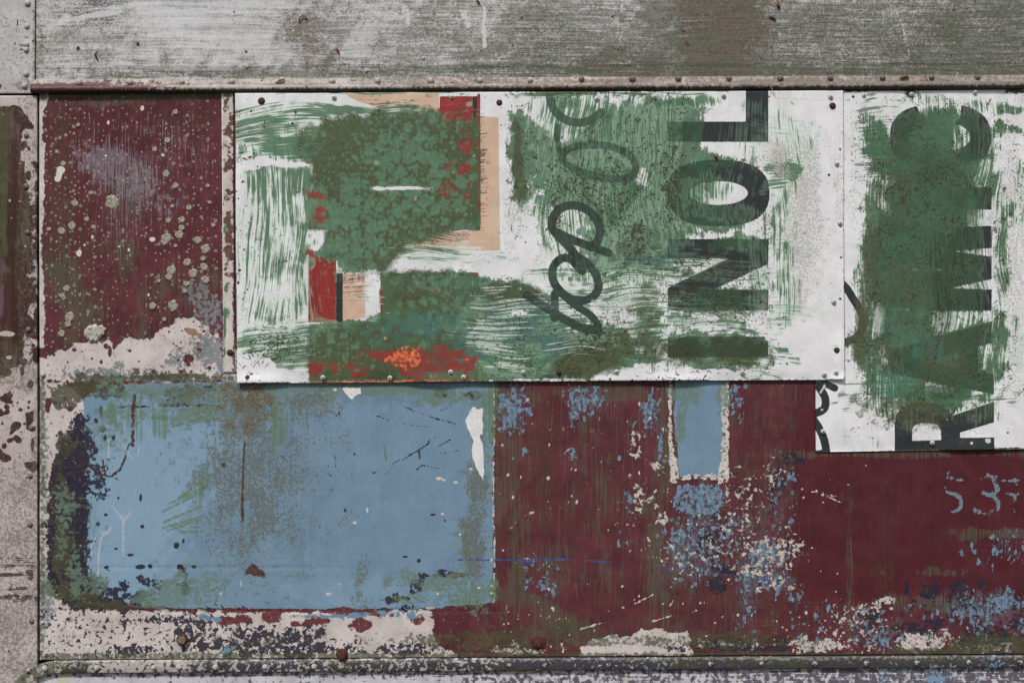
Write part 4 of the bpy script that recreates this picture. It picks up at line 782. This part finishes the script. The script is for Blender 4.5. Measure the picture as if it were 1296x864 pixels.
# red showing through, hot orange patch
f = Field(E, -1.6)
for a in [(580,140,24,18,.9),(592,180,10,30,.2),(575,210,24,10,.1),(590,212,14,12,.5),(570,240,18,10,.3),(592,240,8,14,.3),(402,250,14,10,.1),(408,274,10,12,.6),(395,320,6,8,.5),(500,452,50,14,.4),(530,455,60,14,.6),(560,462,50,16,.35),(515,462,14,18,.9),(592,456,10,10,1.0),(440,460,50,14,-.2),(400,468,12,12,.5),(460,472,12,5,.8),(525,472,14,6,.9),(590,445,10,8,.1),(425,465,5,14,.3),(590,470,5,5,.7),(550,445,50,8,.0),(540,370,60,3,-.2),(482,380,3,30,.2),(606,200,1.6,110,.5)]: f.blob(*a)
m.layer('w_redthru', ((152,48,48),(118,56,54),'chunk'), f, [('flake',.45,22),('chunk',.35,7),('hb',.4,8)], .6, .85, cap=.4)
f = Field(E, -1.6); f.blob(508,450,20,12,.6); f.blob(524,456,10,12,.6); f.blob(495,455,14,6,.3); f.blob(592,457,4,4,.7); f.line([(392,483),(480,482),(608,482)],2.4,1.4,.2); f.rect(395,340,420,404,6,-.95); f.a = np.minimum(f.a,.1)
m.layer('w_hot', ((206,72,50),(226,140,90),'speck'), f, [('speck',.55,23),('hb',.3,4)], .5, .9)
# cleared white bits: bottom edge and corners
f = Field(E, -1.6)
f.poly(rip([(299,452),(320,455),(340,452),(352,462),(356,478),(358,484),(299,486)],2,6,5),3,.9); f.poly(rip([(299,206),(318,202),(330,196),(350,203),(385,205),(394,212),(345,210),(318,216),(299,222)],2,6,6),3,.6)
f.poly(rip([(747,481),(760,477),(790,475),(800,463),(815,458),(822,464),(826,474),(845,478),(862,473),(878,466),(905,468),(925,466),(943,470),(945,484),(747,484)],2.4,5,7),3,.95)
for a in [(510,239,40,3,.8),(480,239,10,3,1),(895,402,16,5,.9),(905,415,20,6,.3),(880,400,10,3,.5),(955,405,16,14,.7),(835,462,16,4,.3),(808,468,8,8,.6),(1030,430,40,40,.8),(1010,470,50,10,1.1),(700,480,40,2,.6),(660,480,20,1.6,.6),(660,396,14,6,.3),(1025,140,36,20,.9),(1045,220,14,100,.8),(915,140,22,12,.3),(340,125,30,6,.5),(625,128,16,10,1.1),(645,340,30,14,.7),(668,310,18,60,.6),(715,340,26,20,-.1),(750,205,1,1,0)]: f.blob(*a)
f.line([(972,112),(972,484)],1.0,.8,.1)
wclear = f
m.layer('w_clear', ((226,226,229),(216,215,218),'chunk'), f, [('flake',.45,24),('hb',.3,9)], .3, .95)
f = Field(E, -1.6); f.blob(990,215,18,14,.1); f.blob(1015,245,16,30,.2); f.blob(1010,330,20,60,.0); f.blob(985,205,20,30,.2); f.blob(920,398,24,10,.0); f.blob(965,395,10,20,.1)
m.layer('w_bare', ((196,190,188),(170,162,156),'speck'), f, [('fine',.6,25),('chunk',.3,5)], .5, .7)
f = Field(E, -1.6)
for a in [(622,410,22,50,.1),(650,385,40,14,.15),(650,400,40,10,.2),(645,455,30,14,.0),(640,420,40,20,-.2),(690,385,30,10,.2),(560,318,50,12,.1),(530,330,30,10,-.1),(610,385,30,10,.1),(470,370,14,26,.2),(470,400,20,5,.0),(800,380,60,20,-.1),(870,410,60,12,.0),(820,350,50,10,.0),(620,440,16,20,.2),(720,440,60,10,-.4),(340,420,50,30,-.3)]: f.blob(*a)
m.layer('w_drag', ((196,212,200),(214,218,216),'speck'), f, [('hf',.65,31),('hb',.45,32)], .45, .8, cap=-.1)
L2 = Field.like(WLET); L2.a = np.minimum(L2.a, -wclear.a); m.layer('w_letter2', (30,42,42), L2, [('vf',.35,8),('speck',.2,9)], .6, .5)
WS.rect(640,110,860,235,4,.3,cut=True); m.layer('w_script2', (40,56,54), WS, [('vf',.2,8)], .5, .6)
# rusty net and specks
f = Field(E, -1.6); f.a = np.minimum(fg.a, -.5); f.rect(296,115,1066,483,3,-1.25); f.poly([(380,150),(615,140),(615,300),(500,350),(380,345)],6,.95,cut=True); f.poly([(390,350),(600,346),(600,480),(390,480)],6,.9,cut=True)
for a in [(775,240,70,60,-.15),(800,310,40,60,.0),(730,240,60,30,-.1),(850,230,20,60,.0),(890,360,90,60,-.2),(700,250,30,60,-.2),(760,430,60,40,-.1),(340,300,50,100,-.75),(350,440,60,30,-.2)]: f.blob(*a)
m.layer('w_rustnet', ((66,60,40),(52,46,34),'speck'), f, [('worm',.85,26),('speck',.25,2)], .3, .85)
f = Field(E, -1.6); f.scatter(130,300,120,1066,480,.7,1.7,.7,71); f.scatter(60,300,125,345,200,.8,2.4,.5,72); f.scatter(70,300,200,316,400,.8,2.6,.5,75); f.scatter(26,985,205,1050,330,.7,1.6,.7,73); f.scatter(40,400,476,970,482,.8,2,.7,74); f.scatter(14,975,455,1010,466,1,2.4,.6,76)
m.layer('w_dots', ((70,56,48),(98,64,48),'chunk'), f, [('flake',.35,27)], .3)
f = Field(E, -1.6)
for p in [(535,110,0,0),(488,428,3,2.5),(834,264,3,3),(477,207,4,4),(500,168,0,0),(594,133,5,4),(526,252,2.5,4),(600,198,2.5,2.5),(750,381,3,2.5),(434,118,0,0)]:
    if p[2]: f.blob(*p,1)
m.layer('w_lspot', (150,154,130), f, [('speck',.3,28)], .35, .8)
f = Field(E, -1.6); f.line([(299,117),(1066,112)],2.6,2,.35); f.rect(640,116,860,124,4,-.2); f.line([(299,484),(500,483),(1066,480)],1.2,1.1,.1); f.line([(1066,116),(1067,480)],1.0,1,-.1); f.blob(720,118,90,4,.4)
m.layer('w_edge', ((62,58,44),(80,96,64),'chunk'), f, [('speck',.5,29)], .4, .9)
f = Field(E, -1.6)
for x_, y_ in WSC+[(332,129),(632,131),(707,471),(1058,443),(314,478)]: f.blob(x_, y_+2, 4.9, 6.5, -.05)
f.line([(972,125),(1050,128),(1062,124)],1.0,1.2,-.05); f.blob(1052,137,10,10,-.15); f.blob(985,480,3,3,.7); f.line([(985,474),(992,481)],1.6,1,.5); f.blob(1030,190,2,4,.0)
m.layer('w_stain', (150,132,110), f, [('speck',.3,30)], .8, .5)
m.done((('vf',.3,3),('chunk',.6,11),('fine',.15,7)), .0005)
def bul(X, Y):
    r = .0065*np.exp(-((Y-483)/9)**2)*(np.sin(X/41.0)*.6+np.sin(X/17.0+1)*.4)+.003*np.exp(-((X-301)/8)**2)*np.sin(Y/37.0)
    for sx_, sy_ in WSC: r = r-.0016*np.exp(-((X-sx_)/9)**2-((Y-sy_)/9)**2)
    r += -.004*np.exp(-((X-988)/9)**2-((Y-480)/9)**2)+.003*np.exp(-((X-1064)/6)**2-((Y-430)/40)**2)
    return r
wb = sheet('wide_board', [(298.6,119),(1066,115.5),(1067.4,480),(301,484.5)], .0125, .0015, m, 1.3, .0022, 31, bul)
tag(wb, 'wide white board with green brushwork, red and peach shapes, sideways I N O L', 'board')
screws(wb, WSC, .0128)
rivets(wb, [(332,129),(632,131)], M_riv_dark, 4.3, 2.0, .0128, seed=1); rivets(wb, [(1052.5,135),(707,471),(1058,443)], M_riv_dark, 3.8, 1.8, .0128, seed=2); rivets(wb, [(314.5,478)], M_riv_dark, 3.5, 1.6, .0128, seed=2)
rivets(wb, [(375,143),(371,157),(1062,190),(1048,222),(1063,326),(1062,378)], M_riv_dark, 1.5, .6, .0128, seed=3, name='screw_hole')

# ================================================================== rail with its bead and rivets
def profile_strip(name, x0, x1, prof, mat, yfun, step=1.6, depth0=0.0):
    """prof: (py offset downwards, metres towards the viewer); swept from x0 to x1"""
    xs = ticks(x0, x1, -6, 1302, step, 12); P = np.array(prof, np.float32)
    X = np.repeat(xs[:, None], len(P), 1); Y = P[None, :, 0]+yfun(xs)[:, None]
    rnd_ = np.array([[mnoise.noise(Vector((x/14, k*.7, 3)))*.0005 for k in range(len(P))] for x in xs], np.float32)
    D = P[None, :, 1]+rnd_
    org = W(x0, float(yfun(np.array([x0]))[0]), 0)
    V3 = np.stack([(X-CX)*S-org.x, -D, (CY-Y)*S+ZC-org.z], -1).reshape(-1, 3); n, k = X.shape
    idx = np.arange(n*k).reshape(n, k); q = np.stack([idx[:-1, 1:], idx[1:, 1:], idx[1:, :-1], idx[:-1, :-1]], -1).reshape(-1, 4)
    me = bpy.data.meshes.new(name); me.from_pydata(V3.tolist(), [], q.tolist()+[idx[0].tolist(), idx[-1][::-1].tolist()])
    for p in me.polygons: p.use_smooth = True
    for kk, f in mat.fields.items():
        at = me.attributes.new(kk, 'FLOAT', 'POINT'); at.data.foreach_set('value', f.sample(X.ravel(), Y.ravel()).astype(np.float32))
    return link(name, me, None, org, mat.m)
yr = lambda x: 113.6+drift(x)
E = (30,80,1720,130)
m = Mat('rail_paint', ((176,168,163),(146,138,132),'chunk'), .5)
f = Field(E, -.5); f.rect(350,80,1720,130,80,-.1); f.rect(480,80,1720,130,60,.2); f.rect(620,80,1720,130,80,-.15); f.rect(860,80,1720,130,60,.7); f.rect(30,80,280,103,3,-.3)  # grime; its increase to the right also paints in darkening toward the corner
m.layer('d_grime', ((116,104,94),(98,88,78),'speck'), f, [('speck',.5,1),('hw',.5,2)], .7, .85)  # grime plus painted darkening toward the right corner
f = Field(E, -1.6); f.rect(38,106,130,130,4,1.0); f.rect(120,106,200,130,20,.25); f.blob(180,111,50,6,.0); f.rect(520,106,900,120,20,-.7); f.rect(900,106,1300,120,20,-1.0); f.rect(300,106,600,120,20,-1.0)
m.layer('d_maroon', ((92,52,50),(78,44,44),'speck'), f, [('flake',.6,3),('hb',.3,4)], .3, relief=0.6)
f = Field(E, -1.6); f.blob(215,106,60,3,.4); f.blob(200,110,40,5,-.2); f.blob(760,108,60,6,-.4); f.scatter(60,200,100,1296,112,1,2.4,.4,3); f.line([(120,107),(260,104)],2,2,.2)
m.layer('d_rust', ((128,70,50),(96,56,44),'speck'), f, [('flake',.6,5)], .3, .9)
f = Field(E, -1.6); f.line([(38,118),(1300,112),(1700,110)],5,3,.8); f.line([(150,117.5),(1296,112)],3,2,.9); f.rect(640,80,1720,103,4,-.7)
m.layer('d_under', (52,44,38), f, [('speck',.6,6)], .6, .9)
f = Field(E, -1.3); f.rect(38,84,1720,120,3,-.8)
m.layer('d_pit', (58,48,42), f, [('flake',.85,7),('speck',.3,1)], .3, .85)
m.done((('speck',.6,5),('hw',.4,2)), .0008, .8)
pr = [(-12,.001),(-12,.0075),(-5.4,.0078)]
for k in range(0, 11):
    t = math.pi*k/10; pr.append((-5.0*math.cos(t)+.3, .0085+.0125*math.sin(t)))
pr += [(5.6,.006),(5.6,.001)]
dr = profile_strip('beaded_rail', 41, 1710, pr, m, yr)
tag(dr, 'long half-round beaded rail with a riveted flange running across below the top sheet', 'rail')
rx = [101,165,231,294,421,478,545,607,671,736,800,858,922,987,1050,1116,1178,1236,1300]
rivets(dr, [(x, 109.4+drift(x)*1.0-4.4) for x in rx[:9]], M_riv_pale, 4.0, 3.0, .0078, seed=8)
rivets(dr, [(x, 108.6+drift(x)*1.0-4.4) for x in rx[9:]], M_riv_grey, 4.0, 3.0, .0078, seed=9)

# ================================================================== bottom rail, corner bracket, lower sheet
yb = lambda x: 835.5-7.5*(x-50)/1246.0
E = (0,815,1720,1080)
m = Mat('lower_rail_paint', ((184,176,174),(164,156,152),'chunk'), .5)
f = Field(E, -.9); f.rect(0,815,250,870,30,-.5); f.blob(90,845,50,12,.1); f.rect(250,815,680,870,30,-.05); f.rect(640,815,900,870,20,.35); f.rect(880,815,1720,870,40,.55); f.blob(1060,835,120,16,.9)
f.a = f.a+.25
m.layer('q_dark', ((50,46,64),(56,52,56),'chunk'), f, [('flake',.6,1),('speck',.5,2)], .25, .95, relief=0.8)
f = Field(E, -1.2); f.rect(60,815,110,870,10,-.1); f.blob(460,840,100,10,-.1); f.rect(840,815,1100,850,30,-.1); f.rect(1060,815,1720,850,30,-.1); f.blob(640,848,60,4,.2)
m.layer('q_olive', ((82,80,54),(70,70,56),'speck'), f, [('speck',.6,3),('chunk',.5,4)], .5, .85)
f = Field(E, -1.6); f.rect(700,815,900,860,20,-.8); f.blob(830,845,30,5,.0); f.blob(1240,838,50,10,.0); f.rect(1000,815,1720,860,30,-.85)
m.layer('q_blue', (112,142,166), f, [('flake',.7,5)], .25)
f = Field(E, -1.6); f.line([(68,837),(1296,829.5),(1700,827)],1.6,1.2,.1); f.line([(60,834.5),(300,833)],2.2,1.5,.0)
m.layer('q_edge', (150,158,146), f, [('speck',.5,6)], .4, .6)
m.done((('flake',.6,1),('speck',.3,2)), .0009, .8)
pr = [(0,-.004),(0,.0035),(1.2,.0055),(2,.006),(14.5,.006),(15.6,.0048),(16.2,-.008)]
br = profile_strip('lower_rail', 68.6, 1710, pr, m, yb)
tag(br, 'flat riveted rail with chipped navy and pale paint along the bottom edge', 'rail')
bx = [123,195,227,273,336,398,459,520,583,644,690,770,841,899,963,1030,1096,1160,1225,1290]
rivets(br, [(x, 844.5-7.5*(x-50)/1246) for x in bx[:6]], M_riv_pale, 3.6, 2.4, .006, seed=12)
rivets(br, [(x, 844.5-7.5*(x-50)/1246) for x in bx[6:]], M_riv_mix, 3.6, 2.4, .006, seed=13)

E = (-60,820,1720,1080)
m = Mat('lower_sheet_paint', ((200,199,204),(176,174,178),'chunk'), .45)
f = Field(E, -.9); f.rect(0,840,1720,856,4,-.05); f.rect(600,840,1720,1080,60,.0); f.rect(1000,840,1720,1080,60,.25); f.rect(250,846,600,1080,40,-.55)  # dark chips; the heavier right end also paints light falloff into the colour
m.layer('s_chip', ((72,66,84),(84,74,82),'chunk'), f, [('flake',.6,1),('speck',.5,2),('hf',.3,3)], .3, .92, relief=0.7)  # dark chips plus painted light falloff at the right end
f = Field(E, -1.6); f.rect(1110,842,1250,1080,30,-.4); f.rect(1000,842,1720,1080,40,-.7); f.blob(1180,855,70,12,-.15)
m.layer('s_blue', (118,146,172), f, [('flake',.7,4)], .3)
f = Field(E, -1.6); f.blob(82,859,14,5,.6); f.blob(793,859,6,3,.8); f.blob(660,850,40,3,.2)
m.layer('s_yel', (190,192,150), f, [('speck',.5,5)], .6, .7)
m.done((('flake',.5,1),), .0006)
ls = sheet('lower_sheet', [(10,846),(1710,834),(1710,1060),(10,1060)], -.006, .008, m, 1.6, .001, 41)
tag(ls, 'chipped white sheet just visible below the lower rail', 'metal panel')

# rounded corner bracket: a quarter ring with a straight leg
m = Mat('bracket_paint', ((120,120,108),(92,92,80),'chunk'), .5)
m.layer('x1', ((172,168,162),(150,148,140),'speck'), -.35, [('chunk',.6,2),('flake',.5,3)]); m.layer('x2', (60,64,48), -.55, [('flake',.7,4),('speck',.4,2)]); m.done((('flake',.6,1),), .0008)
cxb, cyb, Ro, Ri = 74.0, 905.0, 69.0, 54.0
pathp = [(68.0, None)]
bm = bmesh.new(); cr = []
pts = []
for k in range(17):
    t = math.pi/2*(1-k/16)*1.0+0.0
    pts.append((cxb-math.cos(t)*1.0*1, cyb, t))
def sec(c, n, h0, h1):       # cross-section between inner and outer edge
    return c
rows = []
for k in range(15):
    t = math.radians(85-k*85/14)          # 85 deg is nearly straight up, 0 is due left
    d = (-math.cos(t), -math.sin(t)); rows.append((cxb, cyb, d))
for k in range(1, 8): rows.append((cxb, cyb+k*20, (-1.0, 0.0)))
for (ox, oy, d) in rows:
    r = []
    for rr, dep in ((Ro+.5,-.004),(Ro+.5,.006),(Ro-1,.0078),(Ri+2,.0078),(Ri,.006),(Ri,-.008)):
        r.append(bm.verts.new(W(ox+d[0]*rr, oy+d[1]*rr, -dep)-W(cxb, cyb+140)))
    cr.append(r)
for a, b in zip(cr, cr[1:]):
    for i in range(5): bm.faces.new((a[i], a[i+1], b[i+1], b[i]))
bm.faces.new(cr[0]); bm.faces.new(cr[-1][::-1])
bk = from_bm('corner_bracket', bm, None, W(cxb, cyb+140), m.m, False)
tag(bk, 'grimy rounded corner bracket with a shiny rivet at the bottom left', 'bracket')
rivets(bk, [(57.5,844.5)], M_riv_pale, 3.8, 2.6, .0078, seed=1); rivets(bk, [(37.5,847.5)], M_riv_mix, 3.2, 2.2, .0078, seed=2)

# ================================================================== lichen crusts, leaf scraps, straw
LM = simple('lichen_crust', ((168,162,150),(138,132,120),'speck'), [((100,98,88), -.5, [('speck',1,3)])], rough=.95, spec=.1, bump=(('speck',1,2),('fine',.6,2)), dist=.0015)
LMW = simple('lichen_pale', ((196,190,182),(160,156,148),'speck'), [((108,104,98), -.35, [('speck',1,3)])], rough=.95, spec=.1, bump=(('speck',1,2),('fine',.6,2)), dist=.0015)
def lichen(px, py, r, seed, mat, label, thick=1.0):
    g = random.Random(seed); bm = bmesh.new(); seg, rg = 26, 6; rings = []
    for j in range(rg):
        t = 1-j/rg; row = []
        for i in range(seg):
            a = 2*math.pi*i/seg
            rr = r*t*(1+.30*mnoise.noise(Vector((math.cos(a)*2.4, math.sin(a)*2.4, seed*3.3)))+.16*mnoise.noise(Vector((math.cos(a)*6, math.sin(a)*6, seed)))) 
            hh = 0 if j == 0 else thick*(.5+.55*abs(mnoise.noise(Vector((math.cos(a)*rr*.8, math.sin(a)*rr*.8, seed*1.7)))))
            row.append(bm.verts.new((rr*math.cos(a)*S, -hh*S+.0006*(j == 0), rr*math.sin(a)*S)))
        rings.append(row)
    for a, b in zip(rings, rings[1:]):
        for i in range(seg): bm.faces.new((a[i], a[(i+1) % seg], b[(i+1) % seg], b[i]))
    c = bm.verts.new((0, -thick*.6*S, 0)); [bm.faces.new((rings[-1][i], rings[-1][(i+1) % seg], c)) for i in range(seg)]
    o = from_bm('lichen', bm, None, W(px, py, -.0006), mat)
    tag(o, label, 'lichen', 'lichen crusts growing on the sheets')
big = [(142,256,9.5,LM,'round pale grey lichen rosette below the lavender scuff on the maroon sheet',1.6),
       (118,422,11,LMW,'largest lumpy grey lichen crust at the lower edge of the maroon, above the white primer',3.2),
       (127,418,7,LMW,'grey lichen lobe joined to the right of the largest lumpy crust',3.0),
       (91,286,5.2,LM,'round beige-grey lichen disc left of the tall brown streak on the maroon',1.6),
       (219,387,7,LM,'round lichen disc alone on clean maroon above the white primer',1.8),
       (193,387,4.6,LM,'small round lichen disc beside the larger one on clean maroon',1.5)]
for i, (x, y, r, mt, lb, th) in enumerate(big): lichen(x, y, r, i+1, mt, lb, th)
sp = [(95,257,4.6),(78,292,5),(62,290,3),(88,401,6.2),(86,410,4),(78,422,4.5),(84,365,4.2),(79,374,3.5),(211,301,6.5),(208,306,4.5),(227,297,5.5),(230,288,4),(230,278,4.2),(213,279,3.8),(250,304,5),(260,315,6),(237,332,5),(217,342,6),(214,350,4.5),(244,346,6),(258,338,5),(236,359,4),(260,354,5.2),(234,368,3.2),(257,327,3.4),(110,277,3.4),(118,287,2.8),(99,158,2.8),(222,142,3.4),(212,178,4),(196,189,3.4),(210,220,4.6),(222,235,3.8),(80,207,3.6),(72,192,2.4),(222,311,2.4),(201,355,2.8),(208,404,2.8),(263,235,2.6),(30,467,5.5),(239,263,3.8),(270,285,3),(218,261,2.8),(115,244,3),(10,190,4),(265,256,2.4)]
for i, (x, y, r) in enumerate(sp):
    if x < 50 and y > 300: lb = 'beige lichen crust on the narrow left sheet where brown meets pale primer'
    elif x < 50: lb = 'lone lichen spot high on the brown part of the narrow left sheet'
    elif x < 125 and y < 240: lb = 'small lichen spot at the upper left side of the maroon paint'
    elif x < 125 and y < 340: lb = 'small lichen spot at mid height along the left side of the maroon paint'
    elif x < 125: lb = 'lichen spot low on the olive-stained left side of the maroon paint'
    elif y < 250: lb = 'small lichen spot on the clean upper right of the maroon paint, above the dense cluster'
    elif y < 325: lb = 'grey lichen spot in the upper half of the dense cluster beside the batten'
    elif y < 380: lb = 'grey lichen spot in the lower half of the dense cluster beside the batten'
    else: lb = 'small lichen spot just above the white primer near the round disc'
    lichen(x, y, r, i+20, LM, lb, 1.2)

def scrap(px, py, pts, w, mat, label, cat, depth, name, group=None):
    """a curled dry ribbon: pts are offsets (px right, px down, px outwards)"""
    bm = bmesh.new(); rows = []
    n = len(pts)
    for i, (x, y, d) in enumerate(pts):
        a = Vector(pts[max(0, i-1)]); b = Vector(pts[min(n-1, i+1)]); t = (b-a).normalized(); nrm = Vector((-t.y, t.x, .3)).normalized()
        ww = w*math.sin(math.pi*(i+.6)/(n+.2))
        row = []
        for s_, o_ in ((-.5,0),(0,.35),(.5,0),(0,-.15)):
            p = Vector((x, y, d))+nrm*ww*s_+Vector((0,0,o_*w)); row.append(bm.verts.new((p.x*S, -p.z*S, -p.y*S)))
        rows.append(row)
    for a, b in zip(rows, rows[1:]):
        for i in range(4): bm.faces.new((a[i], a[(i+1) % 4], b[(i+1) % 4], b[i]))
    bm.faces.new(rows[0]); bm.faces.new(rows[-1][::-1])
    o = from_bm(name, bm, None, W(px, py, -depth), mat); tag(o, label, cat, group)
ML = simple('leaf_dry', ((150,92,56),(112,66,44),'speck'), rough=.8); MR = simple('rust_scale', ((110,58,46),(80,44,40),'speck'), rough=.9); MS = simple('straw_dry', ((186,168,110),(150,132,84),'speck'), rough=.7)
G = 'dry scraps caught on the top sheet'
scrap(384,25,[(-5,5,.6),(-5,-1,1.2),(-1,-4,1.6),(4,-3,1.4),(5,0,.8)],2.6,ML,'curled orange-brown dry leaf scrap on the brown stain of the top sheet','leaf scrap',.0055,'dry_leaf',G)
scrap(428,65,[(-3,-4,.6),(0,-1,1.4),(1,3,1)],3,ML,'short orange leaf scrap right of the curled one on the top sheet','leaf scrap',.0055,'dry_leaf',G)
scrap(605,3,[(-2,-4,.6),(0,0,1.4),(2,2,1)],3.4,ML,'orange leaf scrap at the very top edge near the middle of the picture','leaf scrap',.0055,'dry_leaf',G)
scrap(356,104,[(-6,2,.6),(-1,-1,1.6),(5,-3,1)],3,ML,'yellow-brown leaf scrap lying on the rail flange between two rivets','leaf scrap',.009,'dry_leaf',G)
scrap(1143,98.5,[(-5,2,.6),(0,-1,1.8),(6,0,1)],4,ML,'orange leaf scrap on the rail above the right lettered board','leaf scrap',.0085,'dry_leaf',G)
scrap(122,72,[(2,-6,.6),(-1,-2,1.4),(1,2,1.4),(3,5,.8)],2.6,MR,'red-brown paint curl near the left end of the top sheet','paint curl',.0055,'paint_curl',G)
scrap(977,24,[(-4,-2,.6),(0,-1,1.6),(4,2,1)],3.2,MR,'red-brown paint curl near the top at right of centre','paint curl',.0055,'paint_curl',G)
scrap(985,7,[(-1,-5,.6),(-1,0,1.6),(1,4,1)],5,ML,'tan leaf scrap directly above the right-hand paint curl','leaf scrap',.0055,'dry_leaf',G)
scrap(905,199,[(-2,-3,.6),(0,0,1.8),(2,3,1)],4,ML,'orange leaf scrap stuck on the top of the letter O','leaf scrap',.0145,'dry_leaf')
scrap(974,113,[(-6,-9,3.5),(-3,-4,4.6),(0,0,5),(4,6,3),(6,9,1.6)],1.1,MS,'thin yellow straw hanging over the rail at the right end of the letter L','straw',.012,'straw')
